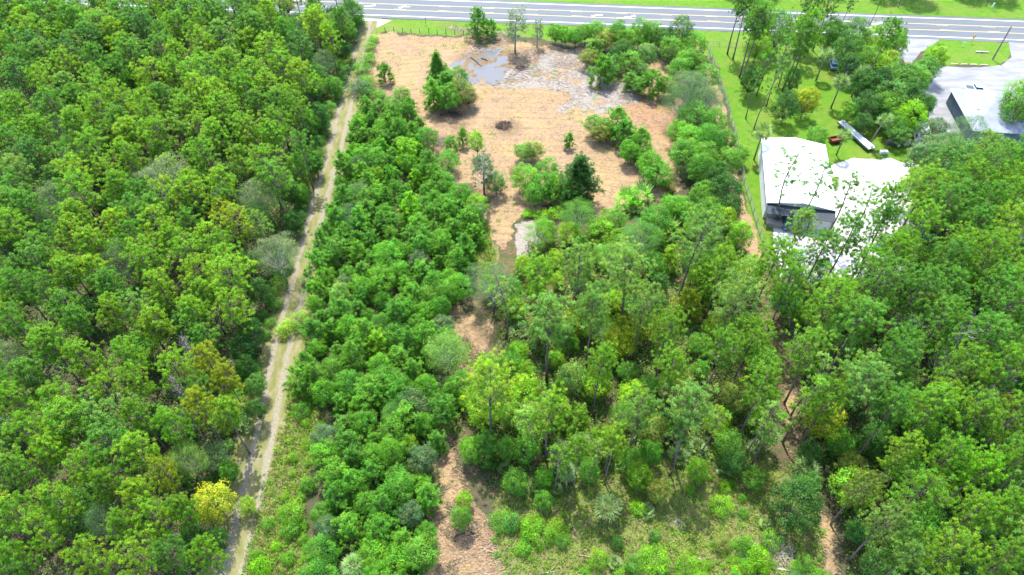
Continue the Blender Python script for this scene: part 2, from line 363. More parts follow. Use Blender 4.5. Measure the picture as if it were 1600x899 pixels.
def arrow(px, py, flip):
    x, y = at(px, py); v = [(-1.5, -.12), (.1, -.12), (.1, .12), (-1.5, .12)]
    s = -1 if flip else 1; mb = MB()
    # bent turn arrow: shaft, elbow, head
    for quad in ([(-1.7, -.42), (.2, -.42), (.2, -.14), (-1.7, -.14)], [(.2, -.42), (.9, .15), (.65, .3), (.05, -.14)]):
        mb.add([(x+s*a*1.0, y+s*b, .037) for a, b in quad], [(0, 1, 2, 3)])
    mb.add([(x+s*a, y+s*b, .0375) for a, b in ((.15, .1), (1.5, .05), (1.1, .85))], [(0, 1, 2)])
    tag(mb.build('turn_arrow', M['white_paint']), kind='structure')
for px, py, fl in ((579, 9.5, 0), (631, 11.5, 1), (932, 24.5, 1), (985, 26, 0), (1371, 37, 0)): arrow(px, py, fl)
# driveway apron
M['concrete'] = plain('pale concrete', (.34, .33, .31), .9, .1, scale=1.2, var=.25)
sheet('driveway_apron', P((530, 25), (556, 38), (563, 62), (576, 62), (584, 46), (612, 32)), .012, M['concrete'], .15)
# dirt track with two ruts
m, t, out = new_mat('dirt track'); q = NT(t); M['track'] = m
u = q.n('ShaderNodeAttribute', attribute_name='u'); uu = q.math('ABSOLUTE', q.math('ADD', u.outputs['Fac'], q.math('MULTIPLY', q.math('SUBTRACT', q.noise(q.pos(), .22, 2), .5), .3)))
rut = q.math('SUBTRACT', 1, q.math('MULTIPLY', q.math('ABSOLUTE', q.math('SUBTRACT', uu, .42)), 4.6), True)
fine = q.noise(q.pos(), 3.2, 6, .7); mid = q.noise(q.pos((1, .35, 1)), 1.0, 4, .6)
soil = q.mix(q.ramp(fine, [(.35, 0), (.65, 1)]), (.115, .10, .07), (.185, .168, .125))
grs = q.mix(q.ramp(mid, [(.35, 0), (.65, 1)]), (.085, .095, .028), (.14, .125, .06))
fac = q.ramp(q.math('ADD', q.math('ADD', rut, q.math('MULTIPLY', q.math('SUBTRACT', mid, .5), 1.3)), q.math('MULTIPLY', q.math('SUBTRACT', fine, .5), 1.2)), [(.05, 0), (.5, 1)])
q.bsdf(out, q.mix(fac, grs, soil), .95, .1, q.bump(fine, .4, .08))
def track():
    pts = []; us = []; f = []; nseg = 260; K = 8
    L = np.array(TRACK); d = np.r_[0, np.cumsum(np.hypot(*np.diff(L, axis=0).T))]
    for i in range(nseg+1):
        s = d[-1]*i/nseg; x = np.interp(s, d, L[:, 0]); y = np.interp(s, d, L[:, 1])
        x += .3*math.sin(y*.06)+.1*math.sin(y*.17)
        wl = 3.1+.45*float(fbm(np.array([0.]), np.array([y]), 4, 61)[0]); wr = 3.1+.45*float(fbm(np.array([50.]), np.array([y]), 4, 62)[0])
        for k in range(K+1):
            uu = -1+2*k/K; ww = wl if uu < 0 else wr
            pts.append((x+uu*ww, y, .02)); us.append(uu*ww/2.9)
        if i:
            for k in range(K):
                a = (i-1)*(K+1)+k; f.append((a, a+K+1, a+K+2, a+1))
    f = [q_[::-1] for q_ in f]
    o = mesh_obj('dirt_track', pts, f, M['track']); A = o.data.attributes.new('u', 'FLOAT', 'POINT'); A.data.foreach_set('value', us); tag(o, kind='structure')
track()
m, t, out = new_mat('white gravel'); q = NT(t); M['gravel'] = m
n = q.noise(q.pos(), 6, 5, .7); b = q.noise(q.pos(), .25, 4)
c = q.mix(q.ramp(n, [(.35, 0), (.65, 1)]), (.30, .295, .29), (.42, .415, .41)); c = q.mix(q.ramp(b, [(.5, 0), (.72, .5)]), c, (.34, .32, .29))
q.bsdf(out, c, .95, .1, q.bump(n, .3, .05))
sheet('gravel_yard', GRAVEL_YARD, .016, M['gravel'], .9)
m, t, out = new_mat('parking lot'); q = NT(t); M['lot'] = m
n = q.noise(q.pos(), 5, 5, .7); b = q.noise(q.pos((.5, 1.5, 1)), .3, 5, .6)
c = q.mix(q.ramp(b, [(.35, 0), (.65, 1)]), (.11, .112, .12), (.175, .178, .186)); c = q.mix(q.ramp(n, [(.4, 0), (.7, .35)]), c, (.17, .17, .175))
q.bsdf(out, c, .9, .15)
sheet('parking_lot', LOT, .014, M['lot'], .3)
# ------------------------------------------------------------------ buildings, vehicles, fences, poles
M['white_metal'] = plain('white sheet metal', (.50, .51, .52), .45, .4, scale=.6, var=.06)
M['wall_white'] = plain('off-white wall', (.55, .57, .58), .7, .2, scale=.8, var=.12)
M['dark_roof'] = plain('charcoal shingles', (.045, .055, .065), .8, .2, scale=3, var=.35)
M['blue_roof'] = plain('weathered blue-grey roof', (.16, .18, .205), .7, .3, scale=.5, var=.25)
M['blue_wall'] = plain('blue-grey wall', (.10, .14, .165), .8, .2, scale=.6, var=.25)
M['dark'] = plain('dark trim', (.02, .022, .025), .5, .4)
M['tyre'] = plain('black rubber', (.015, .015, .016), .8, .2)
M['rim'] = plain('wheel metal', (.35, .35, .36), .4, .5, metal=.6)
M['glass'] = plain('dark vehicle glass', (.02, .06, .12), .08, .6, var=.05)
M['paint_white'] = plain('white vehicle paint', (.6, .61, .62), .3, .5, var=.05)
M['paint_dark'] = plain('dark vehicle paint', (.025, .03, .04), .3, .5, var=.1)
M['paint_pale'] = plain('pale blue vehicle paint', (.26, .36, .46), .35, .5, var=.12)
M['paint_blue'] = plain('blue paint', (.05, .09, .22), .35, .5, var=.1)
M['rust'] = plain('rusty red metal', (.17, .05, .025), .85, .2, scale=4, var=.5)
M['orange'] = plain('orange sign sheeting', (.75, .30, .03), .6, .2, var=.05)
M['galv'] = plain('galvanised steel', (.13, .14, .13), .6, .4, metal=.2)
M['wood_grey'] = plain('weathered wood', (.19, .165, .135), .9, .1, scale=4, var=.4)
M['wood_pale'] = plain('bleached dead wood', (.34, .30, .255), .9, .1, scale=5, var=.45)
M['wood_dark'] = plain('dark wet wood', (.07, .055, .045), .9, .1, scale=5, var=.4)
M['red_board'] = plain('red boards', (.30, .09, .05), .8, .2, scale=3, var=.4)
M['curb'] = plain('pale yellow kerb block', (.55, .48, .30), .8, .2, var=.15)
M['tarp'] = plain('teal tarp', (.10, .30, .27), .6, .3, scale=2, var=.3)
M['concrete2'] = plain('old concrete', (.33, .32, .30), .9, .1, scale=3, var=.3)
# white metal building with a charcoal lean-to
b = empty('metal_building', (48.6, 98.2, 0), R(-11)); tag(b, 'long white metal building with charcoal lean-to beside the white gravel yard', 'building')
W_, L_, EH, RH = 12.2, 20.3, 4.1, 5.0
def quads(mb, *qs):
    for q_ in qs: mb.add(q_, [tuple(range(len(q_)))])
mb = MB(); quads(mb, [(0, 0, 0), (W_, 0, 0), (W_, 0, EH), (W_/2, 0, RH-.06), (0, 0, EH)], [(0, L_, 0), (0, L_, EH), (W_/2, L_, RH-.06), (W_, L_, EH), (W_, L_, 0)],
      [(0, L_, 0), (0, 0, 0), (0, 0, EH), (0, L_, EH)], [(W_, 0, 0), (W_, L_, 0), (W_, L_, EH), (W_, 0, EH)]); mb.build('wall', M['wall_white'], b)
mb = MB()
sl = (RH-EH)/(W_/2)
for s in (0, 1):
    pr = [(-.35, EH-.35*sl+.02), (W_/2, RH+.02), (W_/2, RH+.12), (-.35, EH-.35*sl+.12)]
    v = []
    for y in (-.3, L_+.3): v += [((x if s == 0 else W_-x), y, z) for x, z in pr]
    mb.add(v, [(0, 1, 2, 3), (4, 7, 6, 5), (0, 4, 5, 1), (1, 5, 6, 2), (2, 6, 7, 3), (3, 7, 4, 0)])
rf = mb.build('roof', M['white_metal'], b)
mb = MB()
for i in range(int(L_/1.0)+1):
    y = -.2+i*1.0
    for s in (0, 1):
        p0 = (-.35, EH-.35*sl+.13); p1 = (W_/2-.1, RH+.11); a_ = [((x if s == 0 else W_-x), z) for x, z in (p0, p1)]
        mb.tube([(a_[0][0], y, a_[0][1]), (a_[1][0], y, a_[1][1])], .03, 4)
mb.build('roof_rib', M['white_metal'], rf)
MB().box(W_/2-.22, W_/2+.22, -.3, L_+.3, RH+.08, RH+.17).build('ridge_cap', M['white_metal'], rf)
MB().add([(-.1, -2.2, 3.05), (W_+.1, -2.2, 3.05), (W_+.1, -.02, 3.8), (-.1, -.02, 3.8), (-.1, -2.2, 3.15), (W_+.1, -2.2, 3.15), (W_+.1, -.02, 3.9), (-.1, -.02, 3.9)],
         [(3, 2, 1, 0), (4, 5, 6, 7), (0, 1, 5, 4), (1, 2, 6, 5), (2, 3, 7, 6), (3, 0, 4, 7)]).build('lean_to_roof', M['dark_roof'], b)
MB().box(5.2, 12.1, -1.9, -1.8, 0, 3.08).build('partition', M['wall_white'], b)
for x in (.1, 4.0, 8.0, 12.0): MB().box(x-.08, x+.08, -2.15, -1.99, 0, 3.05).build('post', M['wood_grey'], b)
for x in (2.2, 8.2): MB().box(W_+.001, W_+.06, x, x+3.4, 0, 3.1).build('roller_door', M['galv'], b)
MB().box(.6, 3.6, -2.4, -.6, 0, .9).build('bench', M['wood_pale'], b)
# blue-grey shop by the highway lot
b = empty('shop_building', (102.4, 121.9, 0), R(-7)); tag(b, 'low blue-grey shop with a wide weathered roof beside the paved lot', 'building')
def hip(mb, x0, x1, y0, y1, z0, z1, o=.5, inset=None):
    x0 -= o; x1 += o; y0 -= o; y1 += o; ins = inset or (y1-y0)/2; ym = (y0+y1)/2
    v = [(x0, y0, z0), (x1, y0, z0), (x1, y1, z0), (x0, y1, z0), (x0+ins, ym, z1), (x1-ins*.2, ym, z1)]
    return mb.add(v, [(3, 2, 1, 0), (0, 1, 5, 4), (1, 2, 5), (2, 3, 4, 5), (3, 0, 4)])
mb = MB(); mb.box(-3.5, 22, 0, 15.5, 0, 3.5); mb.build('wall', M['blue_wall'], b)
r1 = hip(MB(), -3.5, 22, 0, 15.5, 3.5, 5.6, .6, 6).build('roof', M['blue_roof'], b)
MB().box(-1.6, -.2, 6.2, 7.4, 4.1, 4.75, .05, .05).build('vent', M['paint_white'], r1)
MB().box(8, 9.2, 4, 5.2, 4.6, 5.3, .05, .05).build('vent', M['galv'], r1)
for x in (1.5, 6.5, 11.5): 
    w_ = MB().box(x, x+1.7, -.07, -.003, 1.1, 2.3).build('window', M['paint_white'], b); MB().box(x+.12, x+1.58, -.10, -.072, 1.22, 2.18).build('pane', M['glass'], w_)
MB().box(16, 17, -.08, -.003, 0, 2.1).build('door', M['paint_white'], b)
def vehicle(name, loc, rz, paint, kind='car', label='', cat='car', group=None, bedmat=None, L=4.5, Wd=1.8):
    r = empty(name, loc, rz); tag(r, label, cat, group); hw = Wd/2   # faces +x
    if kind == 'pickup': prof = [(-L/2, .45), (L/2, .45), (L/2, .85), (L*.28, 1.05), (-L*.12, 1.05), (-L*.12, .95), (-L/2, .95)]
    else: prof = [(-L/2, .42), (L/2, .42), (L/2, .78), (L*.25, .98), (-L*.46, 1.0), (-L/2, .9)]
    mb = MB(); n = len(prof); v = [(x, -hw, z) for x, z in prof]+[(x, hw, z) for x, z in prof]
    mb.add(v, [tuple(range(n)), tuple(range(2*n-1, n-1, -1))]+[(i, n+i, n+(i+1) % n, (i+1) % n) for i in range(n)]); body = mb.build('body', paint, r)
    cx0, cx1 = (-L*.12, L*.27) if kind == 'pickup' else (-L*.44, L*.25)
    mb = MB(); t0, t1 = cx0+.15, cx1-.65
    if kind != 'pickup': t0 = cx0+.35
    mb.add([(cx0, -hw+.04, .98), (cx1, -hw+.04, .98), (cx1, hw-.04, .98), (cx0, hw-.04, .98), (t0, -hw+.22, 1.48), (t1, -hw+.22, 1.48), (t1, hw-.22, 1.48), (t0, hw-.22, 1.48)],
           [(4, 5, 6, 7), (0, 1, 5, 4), (1, 2, 6, 5), (2, 3, 7, 6), (3, 0, 4, 7)]); mb.build('windows', M['glass'], r)
    MB().box(t0-.03, t1+.03, -hw+.2, hw-.2, 1.47, 1.54, .05, .05).build('cab_roof', paint, r)
    if kind == 'pickup': MB().box(-L/2+.1, -L*.14, -hw+.12, hw-.12, .955, .97).build('cargo_bed', bedmat or M['paint_dark'], r)
    for sx in (-1, 1):
        for sy in (-1, 1):
            wh = MB().tube([(sx*L*.31, sy*(hw-.2), .34), (sx*L*.31, sy*(hw+.02), .34)], .34, 14).build('wheel', M['tyre'], r)
            MB().tube([(sx*L*.31, sy*(hw+.021), .34), (sx*L*.31, sy*(hw+.04), .34)], .2, 10).build('rim', M['rim'], wh)
    for sy in (-1, 1): MB().box(L/2+.001, L/2+.03, sy*hw*.72-.2, sy*hw*.72+.2, .62, .78).build('headlight', M['rim'], r)
    return r
vehicle('pickup_truck', (109.9, 142.6, .014), R(-8), M['paint_white'], 'pickup', 'white pickup truck with dark cargo bed parked on the paved lot', 'truck', L=5.2, Wd=1.95)
vehicle('parked_car', (79.6, 153.7, 0), R(80), M['paint_pale'], label='pale blue parked car half hidden by palms on the shaded lawn', cat='car')
vehicle('parked_van', (82.6, 151.8, 0), R(70), M['paint_pale'], label='pale blue parked van next to the shaded pale blue car', cat='van', L=4.9)
vehicle('parked_car', (52.6, 96.3, 0.016), R(-100), M['paint_blue'], label='small blue car parked under the charcoal lean-to', cat='car', L=4.0, Wd=1.6)
vehicle('parked_car', (69.3, 90.8, 0), R(40), M['paint_dark'], label='dark car parked under pines at the gravel yard edge', cat='car')
# camper: rounded white shell
b = empty('camper', (88.9, 123.6, 0), R(-14)); tag(b, 'white camper with rounded roof behind the gravel yard', 'camper')
prof = [(-3.2, .6), (3.2, .6), (3.35, 1.3), (3.1, 2.2), (2.6, 2.65), (1.5, 2.8), (-1.6, 2.8), (-2.7, 2.6), (-3.2, 2.1)]
v = [(-1.15, y, z) for y, z in prof]+[(1.15, y, z) for y, z in prof]; v2 = [(-.95, y*.95, z*.97+.1) for y, z in prof]
MB().prism(prof, -1.2, 1.2).build('shell', M['white_metal'], b)
MB().prism([(y*.9, (z-1)*.6+2.05) for y, z in prof if z > 2], -.95, .95).build('roof', M['white_metal'], b)
for y in (-1.8, 1.2): MB().box(-1.23, -1.203, y, y+.9, 1.4, 2.0).build('window', M['glass'], b)
MB().box(-1.23, -1.203, -.4, .3, .65, 2.3).build('door', M['wall_white'], b)
for y in (-.5, .5):
    for x in (-1, 1): MB().tube([(x*1.0, y, .35), (x*1.2, y, .35)], .34, 12).build('wheel', M['tyre'], b)
MB().tube([(0, -3.2, .6), (0, -4.3, .55)], .06, 6).build('tow_bar', M['dark'], b)
def trailer(name, loc, rz, L, Wd, deck, label, cat, rails=True, deckmat=None):
    b = empty(name, loc, rz); tag(b, label, cat)
    MB().box(-L/2, L/2, -Wd/2, Wd/2, .75, .87).build('deck', deckmat or M['white_metal'], b)
    mb = MB(); mb.box(-L/2, L/2, -Wd/2-.08, -Wd/2-.003, .6, 1.0).box(-L/2, L/2, Wd/2+.003, Wd/2+.08, .6, 1.0); mb.build('side_rail', M['galv'], b)
    if rails: MB().box(-L/2+.2, L/2-.2, -.35, .35, .873, 1.35, .03, .1).build('cargo', M['wall_white'], b)
    for x in (-L*.28, -L*.28+.9):
        for s in (-1, 1): MB().tube([(x, s*(Wd/2-.3), .38), (x, s*(Wd/2+.0), .38)], .38, 12).build('wheel', M['tyre'], b)
    MB().tube([(L/2, 0, .7), (L/2+1.3, 0, .6)], .07, 6).build('tow_bar', M['dark'], b)
    return b
trailer('long_trailer', (75.2, 124.2, 0), R(-71), 10.5, 1.9, .9, 'long white flat trailer parked diagonally behind the gravel yard', 'trailer')
trailer('boat_trailer', (98.4, 107.7, 0), R(0), 5.6, 1.7, .9, 'pale blue low trailer standing in trees beyond the gravel yard', 'trailer', deckmat=M['paint_pale'])
b = empty('cart', (70.2, 122.6, 0), R(15)); tag(b, 'rusty red open cart at the corner of the white building', 'cart')
mb = MB(); mb.box(-1.3, 1.3, -.8, .8, .5, .6); mb.box(-1.3, -1.22, -.8, .8, .6, 1.1).box(1.22, 1.3, -.8, .8, .6, 1.1).box(-1.22, 1.22, .72, .8, .6, 1.1).box(-1.22, 1.22, -.8, -.72, .6, 1.1); mb.build('tub', M['rust'], b)
for s in (-1, 1): MB().tube([(0, s*.82, .4), (0, s*1.0, .4)], .4, 12).build('wheel', M['tyre'], b)
# rusty tractor
b = empty('tractor', (95.6, 152.0, 0), R(12)); tag(b, 'rusty red tractor standing under dark trees near the highway lot', 'tractor')
MB().box(-.2, 2.2, -.45, .45, .9, 1.7, .08, .06).build('bonnet', M['rust'], b); MB().box(-1.4, -.2, -.6, .6, .8, 1.25).build('body', M['rust'], b)
mb = MB(); mb.box(-1.5, -.1, -.85, .85, 2.35, 2.45)
for x in (-1.4, -.2):
    for y in (-.75, .75): mb.tube([(x, y, 1.2), (x, y, 2.36)], .04, 5)
mb.build('canopy_frame', M['rust'], b)
for s in (-1, 1):
    MB().tube([(-1.0, s*.65, .8), (-1.0, s*1.1, .8)], .8, 18).build('wheel', M['tyre'], b); MB().tube([(1.8, s*.5, .45), (1.8, s*.8, .45)], .45, 14).build('wheel', M['tyre'], b)
mb = MB(); mb.tube([(2.2, -.6, .8), (3.4, -.6, .4)], .06, 5).tube([(2.2, .6, .8), (3.4, .6, .4)], .06, 5).box(3.3, 3.9, -1, 1, .1, .7, .05, .1); mb.build('bucket', M['rust'], b)
# stored things behind the yard
def barrel(x, y, c, lab): tag(MB().tube([(x, y, 0), (x, y, .04), (x, y, .45), (x, y, .86), (x, y, .9)], [.28, .3, .31, .3, .28], 14).build('barrel', c), lab, 'barrel', 'barrels by the camper')
barrel(82.6, 121.4, M['paint_blue'], 'blue barrel in the row of junk beside the camper'); barrel(83.6, 121.1, M['paint_white'], 'white barrel in the row of junk beside the camper'); barrel(86.3, 120.9, M['rust'], 'rusty barrel nearest the white camper')
for (x, y, z, sx, sy, c, lab) in ((81.2, 121.6, .8, 1.4, .9, 'wood_grey', 'grey timber crate in the junk row by a cabbage palm'), (84.9, 121.2, 1.0, 1.0, 1.0, 'wall_white', 'white box in the junk row beside the camper'), (78.6, 118.2, .6, 1.6, .9, 'wall_white', 'low pale crate behind the long white trailer')):
    bb = MB().box(x, x+sx, y, y+sy, 0, z, .02, .02)
    for k in range(3): bb.box(x-.03, x+sx+.03, y-.03, y-.003, .1+k*.28, .2+k*.28)
    tag(bb.build('crate', M[c]), lab, 'crate')
def jonboat(loc, rz, hull, label):
    b = empty('small_boat', loc, rz); tag(b, label, 'boat', 'small boats stored in the trees'); L = 3.6
    st = [(-1.8, .55, .0), (-.6, .62, 0), (.8, .55, .02), (1.8, .12, .25)]; v = []
    for x, w_, z in st: v += [(x, -w_, .5+z*.4), (x, -w_*.75, z), (x, w_*.75, z), (x, w_, .5+z*.4), (x, w_*.86, .5+z*.4), (x, w_*.6, .08+z), (x, -w_*.6, .08+z), (x, -w_*.86, .5+z*.4)]
    f = []
    for i in range(3):
        for k in range(8): a = i*8+k; c = i*8+(k+1) % 8; f.append((a, c, c+8, a+8))
    f += [tuple(range(8))[::-1], tuple(range(24, 32))]
    MB().add(v, f).build('hull', hull, b)
    for x in (-1.2, .1): MB().box(x, x+.3, -.48, .48, .40, .44).build('seat', M['wood_grey'], b)
jonboat((84.7, 95.2, .05), R(5), M['wall_white'], 'white small boat lying beyond the red board stack in the trees')
jonboat((84.2, 90.6, .05), R(-4), M['paint_dark'], 'dark small boat with pale rim lying before the red board stack')
b = empty('board_stack', (85.6, 93.0, 0), R(3)); tag(b, 'stack of red and bleached boards between the two small boats', 'boards')
for k in range(5): MB().box(-1.7+.1*(k % 2), 1.7-.12*(k % 3), -.7+.08*k, .7-.06*k, .12*k+.02, .12*k+.12).build('board_layer', M['red_board'] if k % 2 == 0 else M['wood_pale'], b)
bt = MB(); bt.add([(-1.6, -1, .0), (1.6, -1, 0), (1.6, 1, 0), (-1.6, 1, 0), (-1.1, -.5, .8), (.9, -.6, .95), (1.2, .5, .7), (-.9, .6, 1.0)], [(3, 2, 1, 0), (4, 5, 6, 7), (0, 1, 5, 4), (1, 2, 6, 5), (2, 3, 7, 6), (3, 0, 4, 7)])
o = bt.build('tarp_heap', M['tarp']); o.location = (78.4, 92.7, 0); tag(o, 'heap under a teal tarp at the shaded yard edge', 'tarp')
# parking blocks, signs, poles
for i, (x, y, w_) in enumerate(((112.6, 154.6, 1.5), (114.9, 154.45, 1.7), (117.4, 154.3, 1.8), (110.2, 154.75, 1.6))):
    o = MB().box(-w_/2, w_/2, -.11, .11, .0, .16, .05, .04).build('parking_block', M['curb']); o.location = (x, y, .014); o.rotation_euler = (0, 0, R(-4))
    tag(o, ['pale yellow parking block second from the utility pole end', 'x', 'x', 'x'][i], 'parking block', 'parking blocks along the grass island')
    o['label'] = ['pale yellow parking block third from the pole end of the island row', 'pale yellow parking block second from the pole end of the island row', 'pale yellow parking block nearest the utility pole', 'pale yellow parking block farthest from the utility pole'][i]
b = empty('road_sign', (118.9, 165.0, 0), R(0)); tag(b, 'orange diamond temporary road sign on the highway shoulder', 'sign')
MB().tube([(0, 0, 0), (0, 0, 1.9)], .03, 5).build('stand', M['galv'], b)
s_ = .55; MB().add([(-s_, -.04, 1.7), (0, -.04, 1.7-s_), (s_, -.04, 1.7), (0, -.04, 1.7+s_), (-s_, -.06, 1.7), (0, -.06, 1.7-s_), (s_, -.06, 1.7), (0, -.06, 1.7+s_)], [(0, 3, 2, 1), (4, 5, 6, 7), (0, 1, 5, 4), (1, 2, 6, 5), (2, 3, 7, 6), (3, 0, 4, 7)]).build('panel', M['orange'], b)
b = empty('marker_post', (115.9, 163.2, 0)); tag(b, 'slim white marker post beside the orange road sign', 'post'); MB().box(-.06, .06, -.03, .03, 0, 1.3).build('stake', M['paint_white'], b); MB().box(-.3, .3, -.05, -.032, .9, 1.35).build('plate', M['paint_white'], b)
def pole(loc, h, label, lean=(0, 0), r=.16):
    b = empty('utility_pole', loc); tag(b, label, 'utility pole'); b.rotation_euler = (lean[0], lean[1], 0)
    MB().tube([(0, 0, 0), (0, 0, h*.5), (0, 0, h)], [r, r*.85, r*.7], 9).build('shaft', M['wood_grey'], b)
    MB().tube([(0, 0, h), (0, 0, h+.12)], [.07, .05], 7).build('insulator', M['dark'], b); return b
pole((120.8, 157.0, 0), 8.6, 'grey wooden utility pole standing alone on the grass island', r=.2)
pole((107.4, 184.6, 0), 9, 'thin utility pole on the far verge beyond the highway')
pole((132.3, 185.5, 0), 9.5, 'utility pole with a white marker beside it across the highway')
o = MB().box(-.2, .2, -.1, .1, 0, 1.3, .02, .02).build('marker_post', M['paint_white']); o.location = (133.6, 184.6, 0); tag(o, 'short white marker post beside the far utility pole', 'post')
b = empty('marker_post', (-23.1, 174.6, 0)); tag(b, 'thin dark marker post on the verge between highway and tan field', 'post'); MB().tube([(0, 0, 0), (0, 0, 2.2)], .05, 6).build('stake', M['dark'], b); MB().box(-.12, .12, -.07, -.053, 1.8, 2.2).build('plate', M['galv'], b)
b = empty('culvert', (119.5, 160.2, 0), R(-5)); tag(b, 'white concrete culvert end in the grass island ditch', 'culvert')
MB().box(-1.6, 1.6, -.2, .2, -.2, .35, .05, .03).build('headwall', M['concrete2'], b); MB().tube([(0, -.25, .05), (0, -.215, .05)], .25, 12).build('pipe_end', M['dark'], b)
# chain-link fence along the lawn, with a side run parallel to the highway
fp = [tuple(p) for p in FENCE]+[(46.8, 78), (46.2, 66)]
b = empty('chain_link_fence', (0, 0, 0)); tag(b, 'long chain-link fence between the lawn and the narrow dirt strip', 'fence')
mbm = MB(); mbr = MB(); d = np.r_[0, np.cumsum([math.dist(fp[i], fp[i+1]) for i in range(len(fp)-1)])]; npst = int(d[-1]/3)
pts = [(np.interp(s, d, [p[0] for p in fp]), np.interp(s, d, [p[1] for p in fp])) for s in np.linspace(0, d[-1], npst+1)]
for x, y in pts: MB().tube([(x, y, 0), (x, y, 1.85)], .045, 6).build('post', M['galv'], b)
def wires(mb, a, c, h=1.7, n=14, r=.006):
    for k in range(n):
        z = .08+(h-.08)*k/(n-1); mb.tube([(a[0], a[1], z), (c[0], c[1], z)], r, 3, cap=False)
    L = math.dist(a, c); m_ = int(L/.22)
    for k in range(m_):
        t = k/m_; x, y = a[0]+(c[0]-a[0])*t, a[1]+(c[1]-a[1])*t; mb.tube([(x, y, .05), (x, y, h)], r, 3, cap=False)
for a, c in zip(pts[:-1], pts[1:]):
    mbr.tube([(a[0], a[1], 1.78), (c[0], c[1], 1.78)], .03, 5, cap=False); wires(mbm, a, c)
mbr.build('top_rail', M['galv'], b); mbm.build('wire_mesh', M['galv'], b)
b = empty('chain_link_fence', (0, 0, 0)); tag(b, 'low wire fence crossing the lawn parallel to the highway verge', 'fence')
pts = [(50.4+i*2.9, 163.6-.08*2.9*i) for i in range(15)]; mbm = MB(); mbr = MB()
for x, y in pts[1:]: MB().tube([(x, y, 0), (x, y, 1.3)], .04, 6).build('post', M['galv'], b)
for a, c in zip(pts[:-1], pts[1:]): mbr.tube([(a[0], a[1], 1.25), (c[0], c[1], 1.25)], .025, 4, cap=False); wires(mbm, a, c, 1.2, 8)
mbr.build('top_rail', M['galv'], b); mbm.build('wire_mesh', M['galv'], b)
# old wooden posts and wire along the top of the field
b = empty('post_and_wire_fence', (0, 0, 0)); tag(b, 'old wooden post and wire fence between tan field and highway verge', 'fence')
pts = [(-33.5+i*2.3, 170.9-.08*2.3*i+.25*math.sin(i*1.7)) for i in range(11)]; mbm = MB(); fr = random.Random(4)
for x, y in pts: MB().tube([(x, y, 0), (x+fr.uniform(-.1, .1), y+fr.uniform(-.1, .1), fr.uniform(1.1, 1.5))], .08, 6).build('post', M['wood_dark'], b)
for a, c in zip(pts[:-1], pts[1:]):
    for z in (.4, .75, 1.05): mbm.tube([(a[0], a[1], z), (c[0], c[1], z)], .008, 3, cap=False)
mbm.build('wire', M['galv'], b)
# brush piles, logs and stumps
def brush(loc, rx, ry, h, n, mat, label, seed, L=1.6, r=.035):
    rg = random.Random(seed); mb = MB()
    for i in range(n):
        a = rg.uniform(0, 6.28); q_ = math.sqrt(rg.random()); x, y = math.cos(a)*q_*rx, math.sin(a)*q_*ry; z = h*(1-q_*q_)*rg.uniform(.2, 1)+.05
        t = rg.uniform(0, 3.14); l = L*rg.uniform(.4, 1.1)/2; dz = rg.uniform(-.25, .25)*min(1, h)
        mb.tube([(x-math.cos(t)*l, y-math.sin(t)*l, max(.03, z-dz)), (x, y, z+.05), (x+math.cos(t)*l, y+math.sin(t)*l, max(.03, z+dz))], [r, r*.9, r*.5], 4, cap=False)
    o = mb.build('brush_pile', mat); o.location = (*loc, 0); tag(o, label, 'brush pile', 'brush piles of cut branches'); return o
brush(at(788, 197), 1.9, 1.6, .9, 150, M['wood_dark'], 'dark burnt-looking brush pile alone in the upper tan field', 1)
brush(at(688, 222), 3.2, 1.4, .6, 150, M['wood_grey'], 'grey brush pile at the tan field corner by the planted rows', 2)
brush(at(815, 108), 1.8, 1.2, .6, 80, M['wood_dark'], 'dark brush heap between the puddle and the white sand', 3)
brush(at(985, 152), 2.6, 1.7, 1.0, 140, M['wood_grey'], 'grey branch heap on reddish soil by the lone sapling', 4)
brush(at(880, 100), 3.5, 2.2, .4, 160, M['wood_pale'], 'wide flat heap of bleached branches on the white sand', 5, 2.4)
brush(at(1222, 868), 2.2, 2.2, .5, 170, M['wood_pale'], 'bleached brush pile beside the foreground mulch trail', 6, 2.0, .022)
brush(at(705, 180), 2.6, 1.1, .5, 90, M['wood_dark'], 'dark fallen branches beneath the trees near the puddle', 7)
brush(at(1178, 858), 1.2, 1.0, .35, 60, M['wood_pale'], 'small pale brush pile beside the lime green bush', 8, 1.2, .02)
brush(at(950, 135), 2.5, 1.5, .5, 90, M['wood_pale'], 'pale branch scatter at the end of the white sand', 9, 2.0)
def log(a, c, r, label, mat='wood_pale'):
    A = at(*a); C = at(*c); b = MB(); b.tube([(A[0], A[1], r), ((A[0]+C[0])/2+.1, (A[1]+C[1])/2, r*1.1), (C[0], C[1], r*.8)], [r, r*.9, r*.5], 7)
    m_ = ((A[0]+C[0])/2, (A[1]+C[1])/2, r); b.tube([m_, (m_[0]+.6, m_[1]+.4, r+.3)], [r*.4, r*.15], 4)
    tag(b.build('fallen_log', M[mat]), label, 'log', 'fallen logs')
log((1203, 853), (1230, 830), .09, 'short pale log pointing at the dark green foreground tree'); log((1205, 888), (1258, 897), .13, 'long pale log below the bleached brush pile')
log((843, 897), (868, 893), .07, 'thin white log at the very bottom of the clearing'); log((1203, 793), (1203, 780), .08, 'upright-looking pale log stub near the clearing middle')
log((735, 90), (752, 104), .12, 'dark log lying in the puddle', 'wood_dark'); log((752, 92), (762, 96), .14, 'short dark log at the puddle far shore', 'wood_dark')
log((804, 118), (815, 108), .1, 'dark log at the puddle edge beside the white sand', 'wood_dark'); log((1372, 935/1.05), (1392, 880), .1, 'pale log half hidden under pines near the photo bottom')
